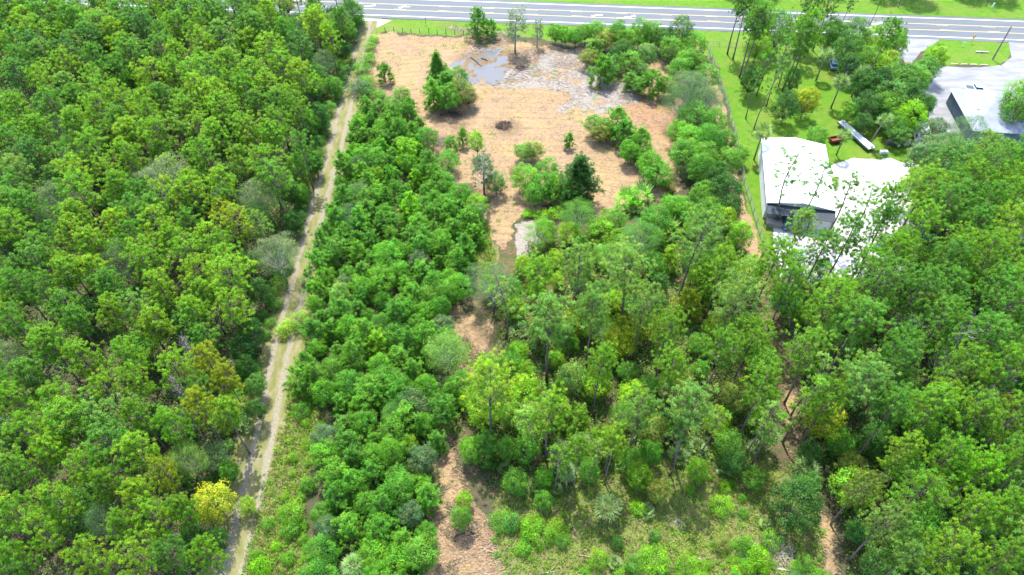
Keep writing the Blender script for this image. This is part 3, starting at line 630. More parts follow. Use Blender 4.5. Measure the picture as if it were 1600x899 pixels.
log((700, 215), (720, 222), .1, 'grey log by the brush pile near the planted rows', 'wood_grey'); log((1170, 640), (1200, 600), .1, 'leaning dead log in the central thicket', 'wood_grey')

log((1010, 850), (1032, 838), .08, 'thin pale log among low bushes in the clearing middle'); log((905, 868), (930, 872), .07, 'thin pale log flat in the clearing by the mulch path side'); log((1120, 790), (1136, 775), .08, 'short pale log beyond the clearing middle bushes')
log((1085, 870), (1110, 884), .08, 'pale log lying toward the photo bottom in the clearing'); log((770, 850), (752, 862), .08, 'pale log on the wide end of the mulch path')
brush(at(1060, 820), 1.3, 1.0, .25, 50, M['wood_pale'], 'low pale brush pile in the middle of the clearing', 10, 1.2, .02)
brush(at(840, 800), 1.2, .8, .25, 40, M['wood_grey'], 'low grey brush pile under the clearing edge trees', 11, 1.2, .02)
brush(at(1150, 800), 1.4, .8, .25, 50, M['wood_grey'], 'low grey brush pile between clearing and narrow trail', 12, 1.2, .02)

# ------------------------------------------------------------------ plants: prototypes
def nrm(a): return a/(np.linalg.norm(a, axis=-1, keepdims=True)+1e-9)
def diamonds(c, d, side, L, Wd):
    """one leaf / needle spray per row: base c, direction d, side vector, length, width"""
    L = np.broadcast_to(np.asarray(L, float), (len(c),))[:, None]; Wd = np.broadcast_to(np.asarray(Wd, float), (len(c),))[:, None]
    v = np.stack([c, c+d*L*.5+side*Wd*.5, c+d*L, c+d*L*.5-side*Wd*.5], 1).reshape(-1, 3)
    return v, np.arange(len(v)).reshape(-1, 4)
def unit(rng, n):
    return nrm(rng.normal(size=(n, 3)))
def tints(rng, n_clump, per, spread=.22, yellow=.15, dead=0.0):
    b = 1+spread*rng.uniform(-1, 1, n_clump); y = yellow*rng.uniform(-1, 1, n_clump)
    t = np.stack([b*(1+y), b, b*(1-.6*y), np.ones(n_clump)], 1)
    if dead:
        k = rng.random(n_clump) < dead; t[k] = (1.5, .95, 1.3, 1)
    return np.repeat(t, per, axis=0)
def puff_mesh(rng, centers, axes, per, L, Wd, spread=.65, jitter=.14, tint_kw={}):
    n = len(centers); c = np.repeat(centers, per, 0); a = np.repeat(axes, per, 0)
    d = nrm(a*spread+unit(rng, n*per)); side = nrm(np.cross(d, unit(rng, n*per)))
    c = c+unit(rng, n*per)*jitter
    v, f = diamonds(c, d, side, L*rng.uniform(.7, 1.2, n*per), Wd*rng.uniform(.7, 1.3, n*per))
    return v, f, tints(rng, n, per*4, **tint_kw), np.repeat(nrm(a+d*.9), 4, 0)
def tree_obj(name, trunk_mb, crown, bark, crown_name='crown', trunk_name='trunk', leaf=None):
    root = empty(name)
    if trunk_mb is not None: trunk_mb.build(trunk_name, bark, root, smooth=True)
    if crown is not None:
        v, f, t, ax = crown; mesh_obj(crown_name, v, f, leaf or M['leaf'], root, tint=t, axis=ax)
    return root
def bend_fn(rng, h, amt):
    a = rng.uniform(0, 2*math.pi); b = rng.uniform(0, 2*math.pi); k = rng.uniform(.3, 1)*amt
    return lambda z: (math.cos(a)*k*(z/h)**2+.25*k*math.sin(z/h*5+b), math.sin(a)*k*(z/h)**2+.25*k*math.cos(z/h*4+b))
def pine(name, seed, h, base, Rr, nb=34, per=46, puffs=(4, 7), bark='bark', bend=.6, sparse=0.0, flat=.5, L=.38, Wd=.075, top=1.0, tw=.19):
    """mature pine: bare trunk, rising limbs, crown of needle tufts grouped on the limb ends"""
    rng = np.random.default_rng(seed); bf = bend_fn(rng, h, bend); mb = MB()
    P_ = [(*bf(z), z) for z in np.linspace(0, h*.97, 9)]
    mb.tube(P_, [tw*(1-.78*i/8)+(.06 if i == 0 else 0) for i in range(9)], 7)
    cs = []; ax = []; az = rng.uniform(0, 6.28)
    for i in range(nb):
        t = (i+.5)/nb; az += 2.4+rng.uniform(-.4, .4)
        if rng.random() < sparse: continue
        z = h*(base+(1-base)*t**.9)*.985
        prof = math.sqrt(max(0, 1-((t-flat*.6)/(1-flat*.6))**2)) if t > flat*.6 else .62+.38*t/(flat*.6+1e-6)
        r = Rr*prof*rng.uniform(.6, 1.12)+.15
        x0, y0 = bf(min(z, h*.97)*.96); zz = z*.96
        end = np.array([x0+math.cos(az)*r, y0+math.sin(az)*r, z+r*rng.uniform(.05, .35)*top])
        st = np.array([x0, y0, zz-.3])
        if r > .6: mb.tube([st, st*.5+end*.5+np.array([0, 0, -.08*r]), end], [.05, .035, .015], 3, cap=False)
        k = rng.integers(*puffs)
        for j in range(k):
            s = rng.uniform(.5, 1.08); p = st+(end-st)*s+rng.normal(size=3)*np.array([.38, .38, .22])*(.75+.34*r)
            cs.append(p); ax.append(nrm(np.array([math.cos(az)*.45, math.sin(az)*.45, .9])+rng.normal(size=3)*.25))
    cs.append(np.array([*bf(h), h])); ax.append(np.array([0, 0, 1.]))
    return tree_obj(name, mb, puff_mesh(rng, np.array(cs), np.array(ax), per, L, Wd, tint_kw=dict(spread=.26, yellow=.22, dead=.003)), M[bark])
def young_pine(name, seed, h, Rr, n=150, per=34, tip=.5):
    """young pine: ragged ovoid of upright needle tufts gathered on side shoots, from near the ground"""
    rng = np.random.default_rng(seed); mb = MB(); mb.tube([(0, 0, 0), (0.03, .02, h*.5), (0, 0, h*.94)], [.10, .06, .02], 6)
    cs = []; ax = []; nl = n//6; az = 0
    for i in range(nl):
        t = (i+.5)/nl; az += 2.4+rng.uniform(-.5, .5); prof = math.sin(math.pi*min(1, t*.80+.17))**tip*(1-.35*t)
        r = Rr*prof*rng.uniform(.45, 1.12); L0 = np.array([math.cos(az)*r, math.sin(az)*r, h*(.08+.84*t)+rng.uniform(-.3, .45)])
        mb.tube([(0, 0, max(.1, L0[2]-.45*r-.1)), tuple(L0)], [.03, .012], 3, cap=False)
        for k in range(6):
            p = L0*np.array([1, 1, 1])+rng.normal(size=3)*np.array([.34, .34, .34]); cs.append(p); ax.append(nrm(np.array([math.cos(az)*.45, math.sin(az)*.45, 1.0])+rng.normal(size=3)*.25))
    for k in range(5): cs.append(np.array([rng.normal()*.12, rng.normal()*.12, h*(.9+.025*k)])); ax.append(np.array([0, 0, 1.]))
    return tree_obj(name, mb, puff_mesh(rng, np.array(cs), np.array(ax), per, .36, .08, spread=.6, jitter=.15, tint_kw=dict(spread=.26, yellow=.16)), M['bark'])
def leafy(name, seed, h, Rr, base=.25, lobes=58, per=88, leaf=.26, lobe_r=(.5, .95), bark='bark', yellow=.2, spread=.3, limbs=True, cols=1.0, narrow=.55, crown_name='crown'):
    """broadleaf tree: forked limbs carrying leaf clumps on an uneven dome"""
    rng = np.random.default_rng(seed); mb = MB(); top = np.array([0, 0, h]); zb = h*base; zc = (h+zb)/2; rz = (h-zb)/2
    fork = np.array([rng.normal()*.2, rng.normal()*.2, zb*1.05+.3])
    if limbs: mb.tube([(0, 0, 0), tuple(fork*.5), tuple(fork)], [.035*h*.5, .03*h*.45, .025*h*.4], 7)
    sc = []; 
    for i in range(lobes):
        t = (i+.5)/lobes; cz = 1-1.75*t; a = i*2.4+rng.uniform(-.3, .3); rr = math.sqrt(max(0, 1-cz*cz)); k = rng.uniform(.62, 1.02)
        sc.append([math.cos(a)*rr*Rr*k, math.sin(a)*rr*Rr*k, zc+cz*rz*k*rng.uniform(.85, 1.0)])
    sc = np.array(sc); V = []; ctr = []; 
    for i in range(0, lobes, 1):
        if limbs and i % 2 == 0:
            mid = fork*.45+sc[i]*.55+np.array([0, 0, -.15]); mb.tube([tuple(fork-np.array([0, 0, .1])), tuple(mid), tuple(sc[i])], [.06, .04, .015], 4, cap=False)
    lr = rng.uniform(lobe_r[0], lobe_r[1], lobes)*min(1, Rr/2.6+.25)
    n = lobes*per; c0 = np.repeat(sc, per, 0); d0 = unit(rng, n); d0[:, 2] = np.abs(d0[:, 2])*1.0-.35*rng.random(n); d0 = nrm(d0)
    rad = np.repeat(lr, per)*rng.uniform(.55, 1.12, n)
    c = c0+d0*rad[:, None]*np.array([1.05, 1.05, .8])
    nn = nrm(d0*.8+unit(rng, n)*.8+np.array([0, 0, .35])); d = nrm(np.cross(nn, unit(rng, n))); side = np.cross(nn, d)
    v, f = diamonds(c, d, side, leaf*rng.uniform(.7, 1.3, n), leaf*narrow*rng.uniform(.8, 1.3, n))
    axs = np.repeat(nrm(d0+nrm(c-np.array([0, 0, zb]))*.5+np.array([0, 0, .3])), 4, 0)
    return tree_obj(name, mb if limbs else None, (v, f, tints(rng, lobes, per*4, spread, yellow), axs), M[bark], crown_name)
def palm(name, seed, h, fr=2.4, nf=26, blades=9):
    """cabbage palm: bare trunk, globe of fan fronds"""
    rng = np.random.default_rng(seed); mb = MB(); lean = rng.normal(size=2)*.3*(h/5)
    if h > .8: mb.tube([(0, 0, 0), (lean[0]*.3, lean[1]*.3, h*.5), (lean[0], lean[1], h)], [.19, .16, .17], 8)
    else: mb.tube([(0, 0, 0), (0, 0, max(.25, h))], [.2, .2], 8)
    C = np.array([lean[0], lean[1], max(h, .25)]) if h > .8 else np.array([0, 0, max(.25, h)])
    V = []; Fq = []; T = []; n = 0
    for i in range(nf):
        a = i*2.4; el = (1-1.35*(i+.5)/nf)*1.35+rng.uniform(-.12, .12)
        if h <= .8: el = abs(el)*.8+.12
        dr = np.array([math.cos(a)*math.cos(el), math.sin(a)*math.cos(el), math.sin(el)]); hub = C+dr*fr*.42
        sd = nrm(np.cross(dr, [0, 0, 1.001])); up = np.cross(sd, dr)
        v, f = diamonds(C[None], dr[None], sd[None], fr*.45, .07); V.append(v); Fq.append(f+n); n += 4; T.append(np.tile([1.2, 1.1, .9, 1], (4, 1)))
        th = np.linspace(-1.25, 1.25, blades); d = nrm(dr*np.cos(th)[:, None]+sd*np.sin(th)[:, None]+up*.12*np.cos(th)[:, None]+np.array([0, 0, -.18])+rng.normal(size=(blades, 3))*.06)
        v, f = diamonds(np.repeat(hub[None], blades, 0), d, nrm(np.cross(d, up+.01)), fr*.58*(1-.18*np.abs(th)), .17)
        V.append(v); Fq.append(f+n); n += len(v); b = rng.uniform(.55, 1.45); old = el < -.35 and rng.random() < .5
        T.append(np.tile([2.2, 1.3, 1.0, 1] if old else [b, b, b*rng.uniform(.8, 1.3), 1], (len(v), 1)))
    return tree_obj(name, mb, (np.concatenate(V), np.concatenate(Fq), np.concatenate(T), np.tile([0, 0, .25], (n, 1))), M['bark_palm'], 'fronds')
def bare_tree(name, seed, h, Rr, bark='bark_pale', n=60, leafn=0):
    rng = np.random.default_rng(seed); tr = MB(); tr.tube([(0, 0, 0), (.1, .05, h*.5), (.0, .1, h*.95)], [.17, .11, .03], 6); br = MB(); ends = []
    for i in range(n):
        z = h*rng.uniform(.3, .95); a = rng.uniform(0, 6.28); r = Rr*rng.uniform(.5, 1)*(1.15-.6*z/h); e = np.array([math.cos(a)*r, math.sin(a)*r, z+r*rng.uniform(.3, .9)])
        m_ = np.array([e[0]*.5, e[1]*.5, z+.15*r]); br.tube([(0, 0, z), m_, e], [.04, .028, .012], 3, cap=False)
        for k in range(2):
            p = m_+(e-m_)*rng.uniform(.1, .9); g = p+rng.normal(size=3)*.35*np.array([1, 1, .7])+np.array([0, 0, .25]); br.tube([p, g], [.018, .008], 3, cap=False); ends += [g, e]
    root = tree_obj(name, tr, None, M[bark]); br.build('branches', M[bark], root)
    if leafn:
        e = np.array(ends); v, f, t, ax = puff_mesh(rng, e, np.tile([0, 0, 1.], (len(e), 1)), leafn, .22, .12, jitter=.15); mesh_obj('crown', v, f, M['leaf'], root, tint=t, axis=ax)
    return root

protos = {}
def reg(k, *os): protos[k] = [dict(o=o, used=False) for o in os]
nearR = 1.0
reg('pine', *[pine('pine_tree', 100+i, 14.0, [.50, .46, .56, .44, .52, .5, .42, .58][i], [2.7, 3.1, 2.5, 2.9, 3.3, 2.6, 2.9, 2.4][i], nb=42, sparse=[0, .1, 0, .15, .1, 0, .2, .05][i], flat=[.5, .6, .3, .5, .7, .35, .6, .45][i]) for i in range(8)])
reg('tall', *[pine('tall_pine', 200+i, 19.0, [.55, .6, .5, .62, .52, .58][i], [3.7, 3.3, 4.0, 3.2, 3.9, 3.5][i], nb=58, per=44, puffs=(4, 8), sparse=[.05, .15, .0, .2, .1, .1][i], flat=[.6, .75, .5, .8, .6, .7][i], bend=1.1, L=.40, Wd=.075, tw=.25) for i in range(6)])
reg('thin', *[pine('slender_pine', 300+i, 17.0, [.55, .62, .5][i], [1.9, 1.7, 2.1][i], nb=26, per=40, puffs=(2, 5), sparse=.25, flat=.8, bend=1.6, L=.36, Wd=.08, tw=.16) for i in range(3)])
reg('young', *[young_pine('young_pine', 400+i, [6.5, 6.0, 7.0, 5.5, 6.2][i], [1.9, 2.2, 1.8, 1.7, 2.3][i], n=[168, 180, 180, 150, 190][i]) for i in range(5)])
reg('conifer', *[young_pine('young_conifer', 450+i, 8.5, 2.1, n=560, per=26, tip=1.25) for i in range(2)])
reg('broad', *[leafy('broadleaf_tree', 500+i, [7.5, 8.0, 7.0, 8.5, 7.8][i], [2.7, 3.0, 2.5, 2.8, 3.2][i], base=.15) for i in range(5)])
reg('under', *[leafy('understory_tree', 520+i, [6.5, 7.0, 6.0, 7.5][i], [2.5, 2.8, 2.3, 2.6][i], base=.15, lobes=48) for i in range(4)])
reg('oak', *[leafy('grey_oak', 550+i, [11.5, 12.5, 11][i], [3.7, 4.2, 3.4][i], base=.3, lobes=64, per=150, leaf=.18, bark='bark_pale', yellow=.06, spread=.18, lobe_r=(.8, 1.3), narrow=.4) for i in range(3)])
reg('bush', *[leafy('bush', 600+i, [2.2, 2.6, 1.9, 2.4, 1.6][i], [1.3, 1.5, 1.2, 1.1, 1.0][i], base=.0, lobes=16, per=110, leaf=.16, lobe_r=(.6, .9), crown_name='foliage') for i in range(5)])
reg('palm', *[palm('cabbage_palm', 650+i, [6.5, 5.2, 6.0][i]) for i in range(3)])
reg('palmetto', *[palm('palmetto', 670+i, .45, fr=[1.8, 2.1][i], nf=17, blades=9) for i in range(2)])
reg('bare', bare_tree('dead_tree', 700, 8.5, 2.4, n=70), bare_tree('dead_tree', 701, 7.5, 2.2, n=90))
reg('mossy', bare_tree('mossy_tree', 710, 9.0, 2.6, n=80, leafn=9), bare_tree('mossy_tree', 711, 8, 2.2, n=70, leafn=9))
PH = dict(pine=14, tall=19, thin=17, young=6.3, conifer=8.5, broad=7.8, under=6.8, oak=11.7, bush=2.2, palm=6, palmetto=1, bare=8.5, mossy=9)
CH = dict(pine=.80, tall=.82, thin=.82, young=.55, conifer=.55, broad=.62, under=.6, oak=.68, bush=.6, palm=1.0, palmetto=.5, bare=.6, mossy=.65)   # crown centre / height

# leaf colours (albedo)
K = dict(yg=(.195, .362, .014), yg2=(.145, .315, .014), g=(.100, .262, .022), g2=(.082, .215, .034), dg=(.038, .125, .016), gg=(.165, .235, .105), gg2=(.095, .180, .065),
         y=(.240, .320, .012), by=(.285, .36, .02), br=(.104, .292, .016), br2=(.076, .238, .016), lime=(.165, .390, .008), pale=(.165, .315, .05), olive=(.155, .215, .030), brown=(.20, .17, .075), palm=(.135, .235, .06), ban=(.16, .37, .03))
CN = dict(yg='yellow-green', yg2='olive-tinged green', g='mid-green', g2='cool green', dg='dark green', gg='grey-green', gg2='dull bluish green', y='yellowing', by='bright yellow', br='vivid green', br2='deep green',
          lime='lime green', pale='pale green', olive='olive', brown='brownish', palm='grey-green', ban='light green', org='orange-tinged')
plants = []
rnd = random.Random(5)
def put(kind, X, Y, h=None, c='g', zone='', label=None, wscale=1.0, jit=.1, lean=None, group=None):
    pool = protos[kind]; pr = pool[rnd.randrange(len(pool))]
    if h is None: h = PH[kind]
    s = h/PH[kind]; src = pr['o']
    if not pr['used']: root = src; pr['used'] = True; chs = list(src.children)
    else:
        root = src.copy(); link(root); chs = []
        for ch in src.children:
            c2 = ch.copy(); link(c2); c2.parent = root; chs.append(c2)
    root.location = (X, Y, -.03); rz = rnd.uniform(0, 6.28); root.scale = (s*wscale, s*wscale, s)
    ln = lean or (rnd.gauss(0, .02), rnd.gauss(0, .02)); root.rotation_euler = (ln[0], ln[1], rz)
    base = K[c]; k = 1+rnd.uniform(-jit, jit); y = 1+rnd.uniform(-jit, jit)*.8
    for ch in chs: ch.color = (base[0]*k*y, base[1]*k, base[2]*k, 1)
    plants.append(dict(o=root, kind=kind, X=X, Y=Y, h=h, c=c, zone=zone, label=label, w=wscale*s, group=group)); return root
def putpx(kind, px, py, h=None, c='g', **kw):
    """crown centre seen at photo pixel (px, py): stand the plant where that is"""
    hh = (h or PH[kind])*CH[kind]; X, Y = at(px, py, hh); return put(kind, X, Y, h, c, **kw)
def basepx(kind, px, py, h=None, c='g', **kw):
    X, Y = at(px, py, 0); return put(kind, X, Y, h, c, **kw)
def inside(x, y, poly): return float(sdf(np.array([x]), np.array([y]), poly)[0])
def scatter(poly, dist, n, avoid=True, mindist_other=.72, test=None, seed=1, vis=True, hvis=10, margin=(45, 40)):
    r = random.Random(seed); x0, y0 = poly.min(0); x1, y1 = poly.max(0); out = []
    ex = [(p['X'], p['Y'], {'bush': 1.0, 'palmetto': 1.2, 'young': 2.2, 'broad': 3.6, 'under': 3.2, 'conifer': 2.6}.get(p['kind'], 4.6)) for p in plants]
    for _ in range(n*60):
        if len(out) >= n: break
        x, y = r.uniform(x0, x1), r.uniform(y0, y1)
        if inside(x, y, poly) < 0: continue
        if vis:
            u_, v_, _d = proj(x, y, hvis); 
            if not (-margin[0] < u_ < 1600+margin[0] and -margin[1] < v_ < 899+margin[1]+40): continue
        if test and not test(x, y): continue
        if any((x-a)**2+(y-b)**2 < dist*dist for a, b in out): continue
        if avoid and any((x-a)**2+(y-b)**2 < (max(d, dist)*mindist_other)**2 for a, b, d in ex): continue
        out.append((x, y))
    return out
DIAM = dict(pine=5.6, tall=7.6, thin=4, young=3.6, conifer=4, broad=6.2, under=5.6, oak=8, bush=2.8, palm=4.4, palmetto=3.6, bare=4.6, mossy=5)
def hand(kind, rows, zone, h=None):
    for row in rows:
        px, py, wd, c = row[:4]; hh = (row[4] if len(row) > 4 and row[4] else h) or PH[kind]; lab = row[5] if len(row) > 5 else None
        z = hh*CH[kind]; X, Y = at(px, py, z); d = proj(X, Y, z)[2]
        s = hh/PH[kind]; ws = (wd*d/F)/(DIAM[kind]*s) if wd else 1.0
        kk = 1.22 if zone in ('field', 'hedge') and kind != 'mossy' else 1.0
        put(kind, X, Y, hh, c, zone=zone, label=lab, wscale=min(1.55, max(.6, ws*kk)))
# --- woods beside the track (photo left): crowns read off the photograph one by one
hand('pine', [
 (155, 40, 50, 'g'), (277, 35, 45, 'yg2'), (345, 50, 40, 'pale'), (392, 200, 45, 'yg'), (62, 82, 48, 'g'), (105, 75, 42, 'g2'), (20, 60, 40, 'g'), (210, 25, 42, 'g'),
 (310, 110, 50, 'yg2'), (355, 95, 45, 'yg2'), (20, 165, 45, 'yg2'), (75, 160, 45, 'g'), (140, 140, 45, 'yg2'), (155, 165, 42, 'yg2'), (225, 160, 40, 'yg'), (118, 190, 48, 'yg2'),
 (195, 205, 50, 'yg'), (290, 170, 50, 'yg2'), (250, 150, 42, 'g'), (60, 20, 45, 'g'), (110, 20, 42, 'g'), (255, 70, 40, 'g'), (330, 15, 42, 'g'), (400, 40, 45, 'g'), (395, 110, 48, 'yg2'),
 (440, 100, 45, 'yg2'), (430, 160, 44, 'g'), (345, 165, 42, 'yg2'), (200, 80, 44, 'g'), (25, 110, 40, 'g2'), (330, 210, 45, 'yg2'), (60, 205, 44, 'yg2'), (20, 215, 40, 'g'), (250, 205, 46, 'yg2'),
 (115, 262, 50, 'yg'), (180, 290, 44, 'yg2'), (298, 300, 55, 'yg'), (345, 282, 48, 'yg'), (240, 325, 50, 'g'), (20, 350, 46, 'yg2'), (38, 320, 46, 'g'), (145, 370, 50, 'yg'), (120, 335, 46, 'yg2'),
 (178, 348, 42, 'yg'), (312, 422, 46, 'yg'), (230, 412, 46, 'yg2'), (100, 425, 50, 'yg2'), (50, 400, 48, 'g'), (290, 392, 48, 'yg2'), (245, 442, 44, 'yg'), (355, 405, 48, 'yg'), (365, 345, 44, 'y'),
 (205, 365, 40, 'g'), (270, 372, 40, 'yg2'), (60, 450, 42, 'g'), (415, 250, 48, 'yg2'), (425, 210, 44, 'yg2'), (470, 225, 38, 'g'), (465, 160, 38, 'yg2'),
 (100, 475, 48, 'g'), (122, 500, 44, 'g'), (172, 482, 44, 'yg'), (215, 478, 46, 'pale'), (240, 505, 52, 'yg'), (300, 482, 48, 'yg2'), (362, 475, 52, 'yg'), (70, 532, 58, 'yg2'), (130, 555, 50, 'yg'),
 (40, 582, 54, 'g'), (200, 548, 46, 'yg2'), (215, 585, 44, 'yg'), (270, 572, 50, 'yg'), (160, 602, 46, 'yg'), (85, 622, 52, 'yg2'), (320, 558, 44, 'y'), (308, 632, 48, 'y'), (355, 592, 44, 'y'),
 (352, 645, 50, 'yg'), (160, 648, 60, 'pale'), (265, 662, 50, 'yg2'), (213, 640, 44, 'yg2'), (18, 622, 46, 'yg2'), (45, 668, 46, 'yg2'), (20, 500, 44, 'g'), (25, 440, 42, 'g'),
 (215, 702, 58, 'yg'), (78, 702, 52, 'yg'), (130, 728, 46, 'yg2'), (35, 732, 46, 'yg2'), (95, 775, 58, 'yg'), (252, 732, 38, 'y'), (215, 768, 52, 'yg'), (240, 805, 56, 'yg'), (22, 800, 48, 'yg2'),
 (65, 828, 50, 'yg'), (140, 868, 60, 'yg'), (210, 865, 62, 'yg'), (315, 862, 42, 'yg2'), (260, 860, 46, 'g'), (165, 760, 42, 'yg2'), (190, 815, 44, 'yg2'), (20, 870, 46, 'yg2'), (285, 790, 46, 'yg2')], 'left')
hand('oak', [(262, 285, 82, 'gg', 12, 'big pale grey-green oak rounded above the pines in the woods'), (90, 308, 60, 'gg2', 11.5), (70, 345, 52, 'gg2', 11), (398, 305, 60, 'gg', 11.5), (433, 398, 68, 'gg', 10.5, 'silvery oak with fine pale twigs hanging over the dirt track bend'),
 (190, 415, 46, 'gg2', 11), (160, 812, 56, 'gg2', 11), (290, 718, 62, 'pale', 10), (15, 560, 48, 'gg', 11), (480, 62, 44, 'gg2', 9), (505, 95, 36, 'gg2', 9), (400, 330, 46, 'dg', 9.5), (470, 32, 46, 'dg', 10), (515, 40, 42, 'dg', 9.5), (540, 22, 34, 'dg', 9)], 'left')
hand('broad', [(333, 782, 66, 'by', 8.5, 'bright yellow broadleaf tree leaning over the dirt track edge'), (358, 735, 34, 'g', 6), (385, 790, 28, 'yg', 4), (452, 300, 34, 'dg', 7), (405, 455, 40, 'dg', 7), (395, 520, 40, 'dg', 7), (385, 570, 36, 'dg', 7), (455, 345, 30, 'dg', 6),
 (500, 180, 34, 'dg', 7), (520, 130, 30, 'g', 6.5), (535, 75, 30, 'dg', 7), (490, 250, 30, 'dg', 7), (490, 130, 38, 'yg2', 8), (480, 190, 34, 'g', 8), (400, 640, 34, 'dg', 6), (400, 600, 36, 'g2', 6), (275, 745, 36, 'dg', 8), (300, 835, 40, 'dg', 7), (335, 840, 38, 'dg', 6.5), (465, 265, 34, 'g', 8), (545, 45, 28, 'g', 7), (470, 300, 28, 'g', 6)], 'left')
hand('palmetto', [(385, 665, 34, 'palm', 1.3, 'pale-fronded palmetto clump under the trees beside the dirt track'), (480, 440, 26, 'palm', 1)], 'left')
# --- cleared field: every tree by itself
hand('young', [(600, 112, 20, 'g', 5.5, 'lone spindly sapling on the tan field near the dirt track'), (677, 150, 28, 'br', 7), (745, 36, 26, 'br2', 8, 'narrow dense tree on the verge at the field corner by the highway'), (768, 45, 18, 'br', 5),
 (722, 213, 14, 'br', 5), (704, 226, 16, 'br', 4.5), (888, 218, 16, 'g', 4.5, 'small lone round sapling in the middle of the tan field'), (940, 108, 28, 'br', 8), (930, 75, 26, 'g', 6), (960, 100, 22, 'g2', 5), (985, 125, 24, 'g', 5), (1018, 128, 26, 'br', 7),
 (965, 188, 28, 'br', 6.5), (975, 205, 28, 'br2', 7), (1000, 222, 30, 'br', 7), (655, 195, 20, 'g', 5), (640, 165, 24, 'br', 6)], 'field')
hand('conifer', [(905, 276, 46, 'dg', 11, 'tall dark pointed conifer standing at the lower side of the tan field'), (683, 110, 28, 'g', 9.5, 'tallest conifer of the clump beside the puddle'), (697, 135, 32, 'br2', 8)], 'field')
hand('broad', [(718, 142, 40, 'olive', 6.5), (732, 150, 28, 'brown', 5), (612, 165, 28, 'br2', 5), (628, 150, 24, 'g', 4.5), (820, 236, 30, 'g', 4.5), (835, 234, 26, 'olive', 4.5), (820, 278, 38, 'br', 6.5), (848, 288, 34, 'br2', 6.5), (862, 300, 30, 'g', 5), (745, 222, 20, 'lime', 6),
 (938, 205, 30, 'olive', 5), (1008, 240, 32, 'g', 5.5), (1028, 268, 44, 'br', 6.5, 'round leafy tree ending the diagonal row in the tan field'), (990, 220, 30, 'g', 5), (950, 198, 28, 'g', 5.5), (875, 300, 28, 'g', 5), (1075, 270, 20, 'gg2', 3)], 'field')
hand('mossy', [(755, 258, 56, 'gg2', 11, 'thin-leaved grey-green tree in the strip between the planted rows and field'), (805, 42, 46, 'gg', 11, 'half-bare grey tree between the puddle and the highway'), (840, 44, 26, 'gg', 8)], 'field')
hand('broad', [(868, 48, 24, 'g', 6), (884, 52, 24, 'br', 6), (900, 55, 24, 'br2', 5.5), (915, 48, 22, 'g', 6), (932, 45, 26, 'g', 7), (947, 60, 30, 'olive', 6), (965, 48, 30, 'br2', 8), (982, 62, 28, 'g', 7), (1000, 50, 30, 'br2', 8), (1020, 48, 30, 'g', 8), (1035, 60, 30, 'dg', 7),
 (1065, 50, 34, 'gg2', 9.5), (1050, 75, 32, 'g', 7), (1085, 70, 34, 'br2', 8), (1075, 95, 34, 'g', 8), (985, 95, 34, 'g', 6), (1010, 85, 32, 'g2', 7), (1060, 110, 32, 'g', 7), (1090, 95, 32, 'g', 8), (920, 90, 26, 'olive', 5), (970, 80, 28, 'dg', 7), (1000, 108, 24, 'g2', 4.5)], 'hedge')
hand('oak', [(1082, 135, 60, 'gg2', 9.5), (1068, 160, 50, 'dg', 9), (1110, 155, 44, 'gg2', 9)], 'hedge')
hand('broad', [(1105, 120, 34, 'g', 7), (1085, 185, 46, 'br2', 8), (1115, 190, 36, 'br', 7.5), (1080, 215, 44, 'br', 8), (1110, 220, 40, 'br2', 8), (1070, 240, 40, 'g', 8), (1100, 245, 40, 'g', 8), (1135, 215, 32, 'g', 7), (1140, 250, 36, 'g', 8), (1062, 205, 34, 'br', 7), (1095, 265, 36, 'br2', 8), (1125, 275, 40, 'dg', 9.5), (1135, 300, 44, 'dg', 9),
 (1100, 300, 36, 'g', 8), (1060, 325, 36, 'br', 6), (1085, 335, 36, 'br', 6), (1155, 240, 24, 'g', 5), (1140, 325, 36, 'dg', 7), (1110, 330, 36, 'g', 7)], 'hedge')
hand('palmetto', [(978, 318, 34, 'ban', 2.4), (1000, 312, 34, 'ban', 2.6, 'light green long-fronded palmetto thicket at the tan field lower edge'), (1045, 362, 26, 'ban', 2.2), (990, 325, 32, 'ban', 2)], 'field')
hand('bush', [(565, 105, 24, 'br', 3), (572, 125, 24, 'g', 3), (560, 135, 28, 'gg2', 3.2), (577, 90, 20, 'br', 2.5), (578, 72, 16, 'br', 2), (583, 60, 16, 'lime', 1.6), (590, 145, 24, 'g', 2.5), (805, 268, 14, 'brown', 2), (575, 140, 22, 'g2', 2.6), (1045, 290, 22, 'olive', 2), (870, 330, 28, 'lime', 1.8), (845, 335, 28, 'lime', 1.6), (825, 332, 24, 'lime', 1.4)], 'field')
